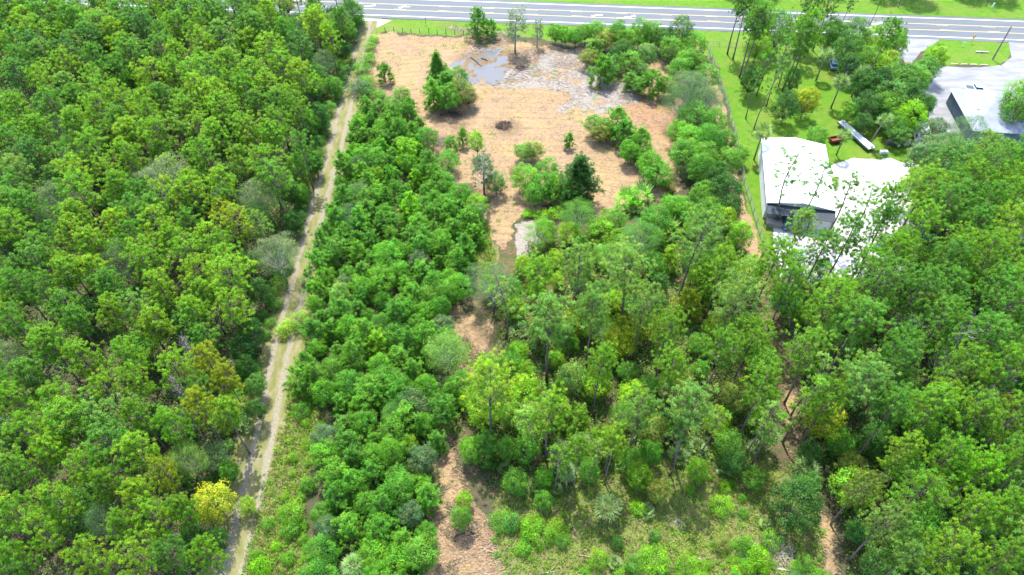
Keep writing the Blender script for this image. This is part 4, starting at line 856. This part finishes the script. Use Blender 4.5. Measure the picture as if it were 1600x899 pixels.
# --- woods on the camera's right and centre
hand('tall', [
 (860, 492, 88, 'pale', 20, 'tall open-crowned pine with bare grey trunk beside the mulch path'), (768, 600, 88, 'yg', 18, 'broad yellow-green pine with long pale trunk beside the mulch path'), (858, 640, 74, 'yg', 16, 'compact lime-tinted pine in the foreground thicket'),
 (1085, 632, 88, 'pale', 19), (1000, 640, 56, 'pale', 16), (1052, 572, 60, 'yg2', 17), (1048, 508, 56, 'yg2', 18), (1150, 465, 78, 'pale', 20), (1092, 362, 76, 'pale', 20, 'tall pine with long bare dark trunk nearest the fence corner'), (940, 565, 56, 'yg2', 17),
 (930, 480, 60, 'pale', 18), (985, 410, 74, 'pale', 19), (905, 400, 60, 'pale', 17), (1180, 520, 60, 'yg2', 17), (1195, 600, 64, 'yg2', 17), (1290, 470, 74, 'yg2', 18), (1345, 500, 80, 'g', 19), (1345, 590, 84, 'pale', 19), (1270, 545, 64, 'yg2', 17),
 (1210, 400, 66, 'yg2', 18), (1240, 435, 56, 'yg2', 18), (1385, 430, 76, 'g', 19), (1440, 450, 66, 'g', 19), (1330, 360, 62, 'g', 18), (1470, 500, 66, 'g', 18), (1530, 520, 80, 'g', 19), (1580, 470, 66, 'g', 19), (1410, 560, 66, 'g', 18), (1500, 570, 66, 'yg2', 18), (1570, 575, 62, 'yg2', 18),
 (1400, 640, 66, 'g', 18), (1460, 640, 74, 'yg2', 18), (1530, 650, 66, 'yg2', 18), (1590, 640, 60, 'yg2', 18), (1410, 700, 56, 'yg', 17), (1480, 710, 60, 'yg2', 18), (1530, 735, 62, 'lime', 17), (1590, 720, 56, 'yg2', 18), (1440, 765, 78, 'yg2', 18), (1520, 800, 66, 'yg2', 18), (1580, 790, 62, 'yg2', 18),
 (1390, 810, 62, 'pale', 16), (1490, 860, 70, 'yg', 17), (1420, 870, 56, 'pale', 15), (1570, 870, 70, 'yg2', 17), (1350, 760, 50, 'olive', 14), (1440, 345, 66, 'yg2', 18), (1500, 310, 62, 'g', 17), (1480, 400, 62, 'g', 18), (1550, 400, 62, 'yg2', 19), (1450, 285, 72, 'yg2', 17), (1590, 350, 62, 'yg', 18), (1560, 440, 60, 'g', 18), (1400, 390, 60, 'yg2', 18),
 (1530, 345, 56, 'g', 17), (1480, 250, 60, 'g2', 17), (1010, 470, 60, 'pale', 18), (840, 430, 62, 'yg2', 17), (1130, 540, 60, 'yg2', 17), (1380, 345, 44, 'g', 18), (1130, 410, 60, 'yg2', 17), (960, 690, 50, 'yg', 14), (905, 700, 50, 'yg2', 14), (1300, 620, 56, 'yg2', 16)], 'right')
hand('thin', [(1240, 262, 50, 'g', 16, 'slender pine arching over the white metal roof, sparse crown'), (1285, 275, 44, 'g', 17, 'second sparse slender pine over the white roof, taller and more upright'), (1325, 300, 46, 'g', 16), (1365, 310, 40, 'g', 15), (790, 440, 48, 'pale', 18, 'slim pine with dark straight trunk beside the white sand patch')], 'right')
hand('oak', [(905, 335, 62, 'g', 9), (1000, 375, 64, 'g2', 9), (1512, 205, 50, 'gg2', 10), (1590, 145, 50, 'yg2', 12, 'yellow-green broad tree standing before the blue-grey roof'), (1545, 235, 50, 'gg2', 10), (1490, 222, 44, 'gg2', 10), (1580, 240, 50, 'g', 10), (770, 445, 70, 'gg2', 10), (695, 545, 72, 'pale', 9.5, 'pale dull green oak at the lower end of the planted rows')], 'right')
hand('broad', [(1290, 655, 62, 'y', 8, 'yellow-tinged broadleaf tree beside the narrow mulch trail'), (905, 500, 50, 'y', 7), (970, 530, 56, 'y', 8), (1000, 740, 44, 'yg2', 6), (985, 715, 40, 'g', 6), (1030, 765, 40, 'olive', 5.5), (1246, 785, 76, 'dg', 8.5, 'dense dark green tree alone beside the narrow mulch trail'), (1100, 425, 50, 'yg2', 8), (1230, 470, 50, 'g2', 8),
 (735, 700, 44, 'br', 6), (800, 570, 40, 'g', 6), (820, 700, 44, 'br2', 6), (1265, 710, 40, 'dg', 6), (1360, 690, 44, 'dg', 7), (1330, 730, 44, 'olive', 6), (795, 700, 36, 'g', 5.5), (850, 745, 34, 'br', 4.5), (720, 810, 36, 'g', 5, 'leafy tree standing in the fork of the mulch path'), (725, 780, 30, 'yg2', 4)], 'right')
hand('palm', [(945, 783, 50, 'palm', 4.5, 'largest silvery cabbage palm at the foreground clearing edge'), (888, 745, 38, 'palm', 4.2, 'smaller cabbage palm behind the silvery clearing palm'), (1258, 728, 46, 'palm', 4, 'cabbage palm beside the narrow mulch trail'), (1200, 680, 44, 'palm', 4.2, 'cabbage palm in shade beside the narrow trail and leaning trunks'),
 (1192, 207, 32, 'palm', 7, 'slim-trunked cabbage palm on the lawn beside the white metal building'), (1314, 130, 32, 'palm', 6.5, 'cabbage palm with curved trunk alone on the bright lawn'), (1375, 190, 28, 'palm', 6, 'cabbage palm by the camper and stored junk'), (1320, 212, 28, 'palm', 5, 'short cabbage palm beside the long white trailer'), (910, 690, 34, 'palm', 4, 'half-hidden cabbage palm under the foreground pines'),
 (1290, 85, 30, 'palm', 7, 'cabbage palm beside the pale parked vehicles on the lawn'), (545, 885, 46, 'palm', 3, 'pale palm at the lower end of the planted thicket'), (1348, 110, 30, 'palm', 7, 'cabbage palm among dark trees near the rusty tractor'), (1228, 100, 28, 'palm', 6, 'cabbage palm among the leaning pines on the lawn')], 'yard')
hand('palmetto', [(1060, 715, 36, 'palm', 1), (1090, 700, 30, 'palm', 1), (870, 765, 26, 'palm', .9), (960, 880, 30, 'palm', .9), (1350, 790, 30, 'palm', 1), (810, 520, 34, 'palm', 1), (1110, 560, 34, 'palm', 1.1)], 'right')
for bx, by, hh, c in [(868, 768, 13, 'yg2'), (925, 752, 13, 'pale'), (944, 738, 14, 'yg2'), (1045, 745, 13, 'pale'), (1162, 722, 16, 'pale'), (1172, 728, 15, 'yg2'), (1222, 690, 17, 'yg2'), (830, 722, 14, 'yg2'), (1095, 712, 13, 'yg'), (990, 700, 14, 'yg2'), (1235, 655, 17, 'pale')]:
    X, Y = at(bx, by, 0); put('thin', X, Y, hh, c, zone='center', wscale=1.0)
hand('palmetto', [(835, 760, 28, 'palm', 1), (1010, 800, 30, 'palm', .9), (1130, 730, 36, 'palm', 1.1), (1230, 760, 30, 'palm', 1), (790, 735, 28, 'palm', 1), (1180, 700, 34, 'palm', 1.2), (900, 715, 28, 'palm', 1), (1195, 820, 26, 'palm', .8)], 'center')
# --- roadside lawn grove
for bx, by, hh, c, lx, ly in [(1137, 85, 19, 'g2', .05, .10), (1144, 93, 18, 'g', .05, .10), (1154, 122, 19, 'g2', .04, .12), (1159, 131, 20, 'g', .04, .12), (1183, 150, 17, 'g', .02, .08), (1197, 165, 17, 'g2', .05, .1), (1212, 118, 17, 'g', .05, .1), (1230, 135, 19, 'yg2', .03, .12), (1222, 142, 18, 'g', .03, .12),
                              (1342, 150, 19, 'g', .05, .1), (1350, 60, 16, 'yg2', 0, .05), (1270, 80, 18, 'g', 0, .05), (1300, 75, 17, 'g2', 0, .05), (1240, 90, 18, 'g2', 0, .04), (1180, 200, 17, 'g', -.02, .05), (1165, 185, 16, 'g', -.02, .05)]:
    X, Y = at(bx, by, 0); put('tall' if hh > 17 else 'thin', X, Y, hh, c, zone='lawn', wscale=.8)
hand('broad', [(1190, 30, 46, 'g', 12), (1215, 45, 44, 'g2', 12), (1255, 45, 40, 'yg2', 10), (1185, 70, 40, 'yg2', 8), (1335, 55, 46, 'g2', 10), (1310, 50, 40, 'g2', 9), (1365, 60, 40, 'yg', 8), (1385, 90, 46, 'yg', 7.5), (1330, 100, 44, 'dg', 8), (1262, 155, 38, 'y', 8, 'yellow broadleaf tree on the lawn behind the white metal building'),
 (1230, 165, 40, 'dg', 8), (1370, 130, 52, 'dg', 9), (1395, 150, 56, 'g2', 9), (1355, 165, 48, 'dg', 8), (1425, 180, 46, 'lime', 8, 'lime green broadleaf tree hiding one side of the white camper'), (1440, 165, 44, 'dg', 9), (1175, 120, 34, 'dg', 9), (1410, 130, 46, 'g2', 8), (1462, 90, 40, 'yg2', 10), (1445, 110, 42, 'g2', 9),
 (1275, 215, 36, 'g', 6), (1400, 70, 34, 'g', 9), (1405, 60, 24, 'dg', 7), (1240, 120, 32, 'g2', 8), (1330, 175, 30, 'g', 6), (1460, 205, 40, 'gg2', 8), (1475, 225, 40, 'gg2', 8), (1300, 285, 26, 'yg', 5), (1375, 105, 40, 'yg', 7), (1400, 190, 40, 'g', 7)], 'lawn')
hand('mossy', [(1590, 370, 60, 'gg', 10)], 'yard')
hand('bare', [(1480, 560, 50, 'gg', 17, 'dead leafless grey tree crown among the green pines'), (1555, 600, 50, 'gg', 17, 'second dead grey crown leaning in the pines near the photo edge'), (290, 540, 36, 'gg', 9), (275, 600, 34, 'gg', 10, 'pale dead snag between yellow-green pines in the big woods')], 'right')
# --- fill the masses
LEFTW = np.array([(-40.8, 180.5), (-41.2, 150), (-41.4, 110), (-41.2, 75), (-40.6, 45), (-40, 28), (-40, 16), (-70, 16), (-95, 60), (-150, 130), (-175, 187)])
def pick(r, table):
    t = r.random()*sum(w for _, w in table)
    for k, w in table:
        t -= w
        if t <= 0: return k
    return table[-1][0]
r_ = random.Random(77)
npine = sum(p['kind'] == 'pine' for p in plants)
for x, y in scatter(LEFTW, 4.3, 300-npine, seed=3, hvis=11, mindist_other=.80):
    put('pine', x, y, r_.uniform(10.5, 15), pick(r_, [('yg2', 4), ('yg', 3), ('g', 2.5+max(0, (y-100)/20)), ('pale', .8), ('y', .12), ('g2', 1)]), zone='left', wscale=r_.uniform(.8, 1.1))
for x, y in scatter(LEFTW, 3.6, 150, seed=4, hvis=6, mindist_other=.62):
    k = 'under' if r_.random() < .85 else 'oak'
    put(k, x, y, r_.uniform(5.5, 9) if k == 'under' else r_.uniform(8.5, 10.5), pick(r_, [('dg', 3), ('g2', 3), ('g', 2), ('gg2', 2), ('gg', .8), ('olive', 1)]), zone='left', wscale=r_.uniform(.7, 1.0))
EDGE = np.array([(-41.8, 176), (-40.2, 176), (-40.4, 30), (-42.6, 30)])
for x, y in scatter(EDGE, 2.0, 60, seed=8, hvis=2, avoid=False):
    put('bush', x, y, r_.uniform(1.4, 3), pick(r_, [('dg', 2), ('g', 2), ('g2', 2), ('olive', .6)]), zone='edge')
STRIP = P((575, 168), (600, 175), (640, 175), (655, 215), (690, 275), (745, 320), (748, 350), (735, 420), (715, 460), (695, 500), (712, 565), (700, 640), (680, 700), (668, 800), (660, 960), (480, 960), (500, 800), (495, 700), (520, 650), (500, 620), (470, 600), (470, 540), (490, 480), (500, 400), (520, 320), (545, 230), (560, 180), z=3.2)
big = []
for x, y in scatter(STRIP, 2.55, 330, seed=5, hvis=4, mindist_other=.75):
    u_, v_, _ = proj(x, y, 3); pb = .25 if v_ < 420 else .55
    if r_.random() > pb: put('young', x, y, r_.uniform(4.2, 7.2), pick(r_, [('br', 4), ('br2', 3), ('g', 1.5), ('lime', .3)]), zone='strip', wscale=r_.uniform(.95, 1.3))
    else: put('broad', x, y, r_.uniform(4, 6.6), pick(r_, [('br', 4), ('br2', 3), ('g', 2), ('gg2', .6), ('yg2', .4), ('pale', .4)]), zone='strip', wscale=r_.uniform(.8, 1.05))
hand('oak', [(560, 255, 40, 'gg2', 6), (545, 340, 46, 'gg2', 6.5), (560, 300, 36, 'gg2', 6), (620, 640, 50, 'g2', 6), (745, 330, 34, 'gg2', 6)], 'strip')
hand('bush', [(470, 500, 34, 'yg2', 3), (445, 512, 34, 'yg', 2.6), (455, 800, 40, 'yg2', 2.6), (452, 825, 36, 'g', 2.4), (470, 640, 30, 'g', 2.2), (405, 885, 36, 'lime', 2.6), (400, 870, 26, 'br', 2.2), (450, 870, 24, 'br', 1.8), (480, 755, 30, 'br2', 2.8)], 'verge')
CENW = P((765, 440), (800, 410), (830, 350), (900, 345), (980, 350), (1040, 335), (1090, 330), (1160, 345), (1185, 420), (1200, 540), (1205, 600), (1215, 690), (1160, 705), (1090, 700), (1000, 700), (900, 750), (860, 760), (775, 745), (740, 690), (760, 570), (790, 520), z=4.5)
for x, y in scatter(CENW, 3.6, 105, seed=6, hvis=4, mindist_other=.55):
    k = pick(r_, [('broad', 2.2), ('under', 4.8), ('young', 2), ('oak', 1)])
    put(k, x, y, {'broad': r_.uniform(4.5, 8), 'under': r_.uniform(4.5, 7), 'young': r_.uniform(5, 7.5), 'oak': r_.uniform(7, 9)}[k], pick(r_, [('g', 3), ('br2', 1.5), ('g2', 1), ('yg2', 3.5), ('yg', 1.5), ('olive', .8), ('gg2', .8), ('y', .5), ('pale', 1.2)]), zone='center', wscale=r_.uniform(.75, 1.0))
RIGHTW = P((1215, 420), (1300, 430), (1390, 400), (1440, 330), (1480, 290), (1700, 290), (1900, 500), (1900, 1000), (1340, 1000), (1320, 830), (1270, 700), (1265, 620), (1240, 540), (1205, 470))
ntall = sum(p['kind'] == 'tall' for p in plants)
for x, y in scatter(RIGHTW, 5.0, 60, seed=9, hvis=15, mindist_other=.85):
    put('tall', x, y, r_.uniform(15, 19), pick(r_, [('yg2', 3), ('g', 4), ('yg', 1), ('pale', 1), ('lime', .4)]), zone='right', wscale=r_.uniform(.72, .95))
for x, y in scatter(RIGHTW, 4.0, 110, seed=10, hvis=5, mindist_other=.55):
    put('under', x, y, r_.uniform(4.5, 8), pick(r_, [('dg', 2), ('g', 3), ('g2', 3), ('olive', 1), ('gg2', .5), ('yg2', 1)]), zone='right', wscale=r_.uniform(.75, 1.05))
for x, y in scatter(ROUGH, .9, 95, seed=11, hvis=1, mindist_other=.7, test=lambda x, y: float(fbm(np.array([x]), np.array([y]), 6, 71)[0]) > .02):
    put('bush', x, y, .5+1.6*r_.random()**2.2, pick(r_, [('g', 3), ('br', 2), ('lime', 2), ('yg2', 3), ('g2', 1), ('olive', 1)]), zone='rough', wscale=r_.uniform(.9, 1.5))
for row in [(1185, 870, 40, 'lime', 2.6), (1165, 850, 30, 'br', 2.2), (965, 845, 26, 'dg', 2.6), (1205, 845, 30, 'g', 2), (990, 880, 30, 'g', 2.4), (1025, 835, 24, 'g2', 2.2)]: hand('bush', [row], 'rough')
for x, y in scatter(VERGE_TRACK, 2.2, 30, seed=12, hvis=1, mindist_other=.7, test=lambda x, y: x > -32.8):
    put('bush', x, y, r_.uniform(.6, 1.5), pick(r_, [('g', 3), ('br', 2), ('lime', 1), ('yg2', 3)]), zone='verge')
hand('broad', [(1400, 120, 50, 'g2', 9), (1345, 130, 46, 'dg', 9), (1360, 90, 44, 'g', 9), (1325, 75, 44, 'g2', 10), (1295, 55, 40, 'g', 10), (1420, 145, 48, 'dg', 9), (1385, 165, 46, 'g', 8), (1350, 190, 34, 'dg', 6), (1430, 125, 46, 'g', 9), (1450, 160, 28, 'g2', 7), (1405, 210, 36, 'g2', 5),
 (1460, 240, 60, 'gg2', 10), (1500, 250, 60, 'g2', 11), (1540, 262, 60, 'g', 10), (1585, 285, 60, 'yg2', 12), (1475, 275, 56, 'g', 10), (1510, 285, 50, 'g2', 10), (1440, 250, 46, 'gg2', 9), (1595, 165, 56, 'g', 12), (1455, 315, 56, 'yg2', 11), (1430, 290, 44, 'yg', 10)], 'lawn')
hand('broad', [(700, 250, 30, 'g', 5), (668, 215, 30, 'br2', 6), (690, 285, 34, 'g', 6), (720, 300, 34, 'br2', 6.5), (775, 285, 30, 'g2', 5), (855, 265, 32, 'g', 6), (890, 295, 34, 'g', 6.5), (870, 285, 32, 'br', 7), (835, 300, 32, 'br2', 6), (985, 232, 30, 'br', 6.5), (1018, 255, 32, 'br', 6.5), (930, 195, 28, 'g', 5), (700, 150, 30, 'g', 7), (715, 125, 30, 'g2', 7),
 (950, 105, 28, 'g2', 5.5), (1000, 130, 24, 'g', 5), (1040, 130, 30, 'g', 6), (1050, 320, 36, 'br', 6), (960, 340, 40, 'g', 6.5), (1025, 345, 44, 'br2', 7), (940, 360, 44, 'yg2', 7)], 'field')
hand('broad', [(722, 600, 44, 'g', 6), (735, 622, 36, 'yg2', 5.5), (706, 606, 34, 'br2', 5.5), (1262, 752, 40, 'g2', 5), (850, 780, 30, 'g', 4), (1150, 720, 44, 'dg', 6), (1090, 735, 36, 'yg2', 5), (920, 735, 36, 'g', 5), (1180, 745, 40, 'g', 5)], 'right')
# trees beyond the highway whose shade falls on its far verge
for i in range(9):
    X = 60+i*11+r_.uniform(-3, 3); put('broad', X, far_y(X)+13.5+r_.uniform(-2, 3), r_.uniform(11, 14), 'dg', zone='beyond', wscale=1.0)
# prototypes that were never placed
for L_ in protos.values():
    for p in L_:
        if not p['used']:
            for ch in list(p['o'].children): bpy.data.objects.remove(ch)
            bpy.data.objects.remove(p['o'])
from collections import Counter
print('PLANTS', Counter(p['kind'] for p in plants))

# ------------------------------------------------------------------ ground cover nobody could count
def stuff_mesh(name, label, zfun, poly_list, n, per, L, Wd, hgt, cols, seed, mat, exclude=None, updir=.6, scl=(.6, 1.5)):
    rng = np.random.default_rng(seed); X = []; Y = []
    tot = sum(w for _, w in poly_list)
    for poly, w in poly_list:
        x0, y0 = poly.min(0); x1, y1 = poly.max(0); m_ = int(n*w/tot); k = int(m_*4)
        x = rng.uniform(x0, x1, k); y = rng.uniform(y0, y1, k)
        ok = sdf(x, y, poly) > rng.uniform(-.3, .5, k)
        D = (y*math.cos(DEP)+H*math.sin(DEP)); u_ = 800+F*x/D; v_ = 449.5-F*(y*math.sin(DEP)-H*math.cos(DEP))/D
        ok &= (u_ > -60) & (u_ < 1660) & (v_ > -30) & (v_ < 960)
        if exclude is not None: ok &= ~exclude(x, y)
        x, y = x[ok][:m_], y[ok][:m_]; X.append(x); Y.append(y)
    X = np.concatenate(X); Y = np.concatenate(Y); N = len(X); s = rng.uniform(*scl, N)
    c = np.repeat(np.stack([X, Y, np.zeros(N)], 1), per, 0); ss = np.repeat(s, per)
    off = unit(rng, N*per)*ss[:, None]*np.array([.45, .45, .3])*hgt/.5; off[:, 2] = np.abs(off[:, 2]); c = c+off
    d = nrm(unit(rng, N*per)+np.array([0, 0, updir])); side = nrm(np.cross(d, unit(rng, N*per)))
    v, f = diamonds(c, d, side, L*ss*rng.uniform(.7, 1.2, N*per), Wd*ss*rng.uniform(.7, 1.3, N*per))
    ci = np.array(cols)[rng.integers(0, len(cols), N)]*rng.uniform(.75, 1.25, (N, 1)); t = np.concatenate([ci, np.ones((N, 1))], 1)
    ax = np.tile([0, 0, .8], (len(v), 1))
    o = mesh_obj(name, v, f, mat, tint=np.repeat(t, per*4, 0), axis=ax); o.color = (1, 1, 1, 1)
    tag(o, label, None, None, 'stuff'); return o
def not_open(x, y):
    e = (np.abs(x+38.3) < 2.8) | (sdf(x, y, GRAVEL_YARD) > -1) | (sdf(x, y, LOT) > -1) | (y > near_y(x)-2)
    for pl in (CLEAR, PATH_MID, PATH_RIGHT): e |= sdf(x, y, pl) > .2
    return e
stuff_mesh('undergrowth', 'low leafy undergrowth covering the forest floor', None, [(LEFTW, 11), (STRIP, 2.5), (CENW, 4), (RIGHTW, 6)], 27000, 16, .34, .2, .75,
           [K['g'], K['dg'], K['g2'], K['olive'], K['br2'], (.06, .09, .03), (.10, .08, .05)], 21, M['leaf'], not_open)
stuff_mesh('rough_grass', 'uneven green and straw grass on the track verge and clearing', None, [(ROUGH, 3.4), (VERGE_TRACK, 1.8), (STRIP_GRASS, .5), (CENW, 2)], 15000, 7, .34, .10, .25,
           [K['yg'], K['g'], K['lime'], (.25, .21, .08), (.27, .22, .12), K['yg2'], K['yg'], (.2, .2, .06)], 22, M['leaf'], not_open, updir=1.4)
def sticks(name, label, polys, n, seed, mats, L=(.3, 1.1), W=.035):
    rng = np.random.default_rng(seed); X = []; Y = []; tot = sum(w for _, w in polys)
    for poly, w in polys:
        x0, y0 = poly.min(0); x1, y1 = poly.max(0); k = int(n*w/tot); x = rng.uniform(x0, x1, k*4); y = rng.uniform(y0, y1, k*4); ok = sdf(x, y, poly) > .2; ok &= sdf(x, y, PUDDLE) < -.2
        X.append(x[ok][:k]); Y.append(y[ok][:k])
    x = np.concatenate(X); y = np.concatenate(Y); N = len(x); cl = vnoise(x, y, 5, 9)+.5; keep = cl > rng.random(N)*.8; x, y = x[keep], y[keep]; N = len(x)
    a = rng.normal(0, .55, N)+(rng.random(N) < .35)*rng.uniform(0, 3.14, N); l = rng.uniform(*L, N)/2; w_ = W*rng.uniform(.6, 1.6, N); z = rng.uniform(.05, .16, N)+.06
    d = np.stack([np.cos(a), np.sin(a), rng.normal(0, .08, N)], 1)*l[:, None]; s = np.stack([-np.sin(a), np.cos(a), 0*a], 1)*w_[:, None]; c = np.stack([x, y, z], 1); up = np.array([0, 0, 1.])*w_[:, None]
    v = np.stack([c-d-s, c-d+s, c-d*.95+up*1.4, c+d-s, c+d+s, c+d*.95+up*1.4], 1).reshape(-1, 3)
    b_ = np.arange(N)[:, None]*6; f = np.concatenate([b_+np.array([0, 3, 5, 2]), b_+np.array([2, 5, 4, 1])], 0)
    t = np.repeat(np.array(mats)[rng.integers(0, len(mats), N)], 6, 0); t = np.concatenate([t, np.ones((len(t), 1))], 1)
    o = mesh_obj(name, v, f, M['litter'], tint=t); tag(o, label, kind='stuff')
m, t_, out_ = new_mat('wood litter'); q = NT(t_); M['litter'] = m; aa = q.n('ShaderNodeAttribute', attribute_name='tint'); q.bsdf(out_, aa.outputs['Color'], .9, .1)
sticks('wood_debris', 'scattered chipped wood and twigs on the tan cleared ground', [(CLEAR, 6), (PATH_MID, 1.8), (PATH_RIGHT, .3)], 44000, 31, [(.26, .18, .11), (.17, .105, .065), (.10, .07, .045), (.28, .21, .15), (.24, .16, .10)], (.15, .6), .019)
sticks('bleached_debris', 'bleached stripped twigs strewn over the white sand', [(SAND_TOP, 5), (MUD_TOP, 1), (MUD2, 1), (REDSOIL, .5)], 5000, 32, [(.36, .33, .29), (.24, .21, .18), (.09, .075, .065)], (.3, 1.2), .022)

rough_st = stuff_mesh('ground_weeds', 'mixed small green weeds creeping over the tan ground edges', None, [(PATH_MID, 2), (PATH_RIGHT, 1), (CLEAR, 1.6), (SAND_PATCH, .1)], 1500, 12, .3, .12, .3,
           [K['yg'], K['g'], K['lime'], K['br']], 27, M['leaf'], lambda x, y: (fbm(x, y, 5, 81) < .22) | (sdf(x, y, PUDDLE) > -.5), updir=1.2)


# ------------------------------------------------------------------ a label for every plant: look, neighbours, then order within its lookalikes
NOUN = dict(pine=('pine', 'tree'), tall=('tall bare-trunked pine', 'tree'), thin=('slender sparse pine', 'tree'), young=('bushy young pine', 'young pine'), conifer=('dense pointed conifer', 'tree'), broad=('rounded leafy tree', 'tree'),
            under=('low understorey tree', 'tree'), oak=('wide fine-leaved oak', 'tree'), bush=('bush', 'bush'), palm=('cabbage palm', 'palm'), palmetto=('ground-hugging palmetto', 'palmetto'), bare=('leafless dead tree', 'dead tree'), mossy=('half-bare grey tree', 'tree'))
def where(p):
    X, Y, z = p['X'], p['Y'], p['zone']
    lev = ('near the photo bottom' if Y < 45 else 'level with yellow tree' if Y < 62 else 'level with palm clearing' if Y < 80 else 'level with fence end' if Y < 97 else
           'level with white roof' if Y < 122 else 'level with brush pile' if Y < 142 else 'level with puddle' if Y < 160 else 'by the highway')
    if X < -40 and z not in ('field', 'hedge'):
        d = -38-X
        return (('beside the dirt track' if d < 8 else 'rows behind the dirt track' if d < 25 else 'deep in the big woods' if d < 55 else 'deepest in the big woods')+', '+lev)
    if z == 'strip': return ('in the strip beside the track' if X < -24 else 'in the strip beside the field')+', '+lev
    if z in ('edge', 'verge'): return 'on the dirt track verge, '+lev
    if z == 'rough': return 'in the foreground clearing '+('by the mulch path' if X < 8 else 'by the cabbage palms' if X < 22 else 'by the bleached brush pile')
    if z == 'field': return 'on the tan field, '+('by the dirt track' if X < -22 else 'by the puddle' if Y > 145 and X < 5 else 'by the white sand' if Y > 140 else 'in the diagonal row' if X > 15 else 'at its lower side')
    if z == 'hedge': return 'between the tan field and '+('the highway' if Y > 148 and X < 38 else 'the chain-link fence')
    if z in ('lawn', 'yard'): return ('on the lawn by the chain-link fence' if X < 62 else 'on the lawn by the highway' if Y > 150 else 'behind the gravel yard' if X < 88 else 'by the blue-grey shop')
    if z == 'beyond': return 'across the highway at the far verge'
    if X < 42: return 'in the middle woods, '+lev
    return ('in woods below gravel yard, ' if X < 62 else 'in woods below the shop, ')+lev
from collections import defaultdict
byl = defaultdict(list)
SIZE = dict(pine=(12.6, 14), tall=(17, 19), young=(5.6, 6.5), broad=(5.6, 7.4), under=(5.4, 7), bush=(1.1, 2), oak=(9, 11))
for p in plants:
    noun, cat = NOUN[p['kind']]; p['cat'] = cat
    if p['label']: continue
    sz = ''
    if p['kind'] in SIZE: a, b_ = SIZE[p['kind']]; sz = 'small ' if p['h'] < a else '' if p['h'] < b_ else 'large '
    if p['kind'] in ('palm', 'palmetto', 'bare', 'mossy'): base = noun
    else: base = sz+CN[p['c']].replace('olive-tinged green', 'olive-green').replace('dull bluish green', 'dull green')+' '+noun
    byl[base+' '+where(p)].append(p)
ORD = ['nearest', 'second nearest', 'third nearest', 'fourth nearest', 'fifth nearest', 'sixth nearest', 'seventh nearest', 'eighth nearest', 'ninth nearest', 'tenth nearest']
for lab, ps in byl.items():
    if len(ps) == 1: ps[0]['label'] = lab; continue
    # lookalikes: leftmost to rightmost as the photo shows them
    ps.sort(key=lambda p: proj(p['X'], p['Y'], p['h']*CH[p['kind']])[0])
    names = ['first', 'second', 'third', 'fourth', 'fifth', 'sixth', 'seventh', 'eighth', 'ninth', 'tenth', 'eleventh', 'twelfth', 'thirteenth', 'fourteenth', 'fifteenth', 'sixteenth', 'seventeenth', 'eighteenth', 'nineteenth', 'twentieth']
    for i, p in enumerate(ps):
        pre = 'leftmost' if i == 0 else 'rightmost' if i == len(ps)-1 else names[min(i, 19)]+' from left'
        p['label'] = pre+' '+lab
GR = dict(left='pines and broadleaf trees of the big woods', strip='trees of the planted strip', center='trees of the middle woods', right='trees of the woods below the yard', field='trees left standing on the tan field', hedge='trees between the field and the fence',
          lawn='trees on the roadside lawn', yard='trees around the yard', rough='bushes of the foreground clearing', edge='bushes along the dirt track', verge='bushes along the dirt track', beyond='trees across the highway')
for p in plants:
    wds = p['label'].replace(',', '').split()
    lab = p['label'].replace(', ', ' ')
    if len(wds) > 16: lab = lab.replace('a few rows in from', 'some rows from').replace('in the strip beside the field', 'in the planted strip by the mulch path').replace('round-crowned leafy tree', 'leafy tree').replace('tall bare-trunked pine', 'tall pine').replace('low understorey tree', 'understorey tree').replace('wide fine-leaved oak', 'oak').replace('in the planted strip along', 'in the strip along').replace('in the planted strip by', 'in the strip by')
    lab = lab.replace('level with yellow tree', 'level with the yellow tree') if len(lab.split()) > 16 else lab
    lab = lab.replace('in the dense woods below the shop', 'in the woods below the shop').replace('in the woods below the gravel yard', 'in the woods below the yard') if len(lab.split()) > 16 else lab
    lab = lab.replace('level with white roof', 'level with the white roof').replace('level with brush pile', 'level with the brush pile') if len(lab.split()) > 16 else lab
    tag(p['o'], lab, p['cat'], GR.get(p['zone'], 'trees'))
for i, p in enumerate(plants):
    L9 = p['o']['label']
    for a_, b_ in (('deepest in the big woods', 'deepest in woods'), ('deep in the big woods', 'deep in woods'), (' from left ', ' '), ('rows behind the dirt track', 'behind the dirt track'), ('in the foreground clearing', 'in foreground clearing'), ('bushy young pine', 'young pine'), ('rounded leafy tree', 'leafy tree'), ('by the mulch path', 'by mulch path'), ('level with the ', 'level with '), ('understorey tree', 'understorey tree'), ('behind the dirt track', 'behind dirt track'), ('in middle woods', 'mid woods'), ('in the middle woods', 'in middle woods'), ('beside the dirt track', 'beside dirt track'), ('in the woods below the ', 'in woods below '), ('beside the track', 'beside track'), ('in the strip', 'in strip'), ('second from left', 'second-from-left'), ('third from left', 'third-from-left'), ('fourth from left', 'fourth-from-left')):
        if len(L9.split()) > 16 and a_ != ' from left ': L9 = L9.replace(a_, b_)
    if len(L9.split()) > 16: L9 = L9.replace(' from left ', '-from-left ', 1)
    p['o']['label'] = L9
    if len(p['o']['label'].split()) > 16 and 1: print('LONG', p['o']['label'])
cc = Counter(p['o']['label'] for p in plants); print('DUPLICATE LABELS', sum(v for v in cc.values() if v > 1), [k for k, v in cc.items() if v > 1][:5])
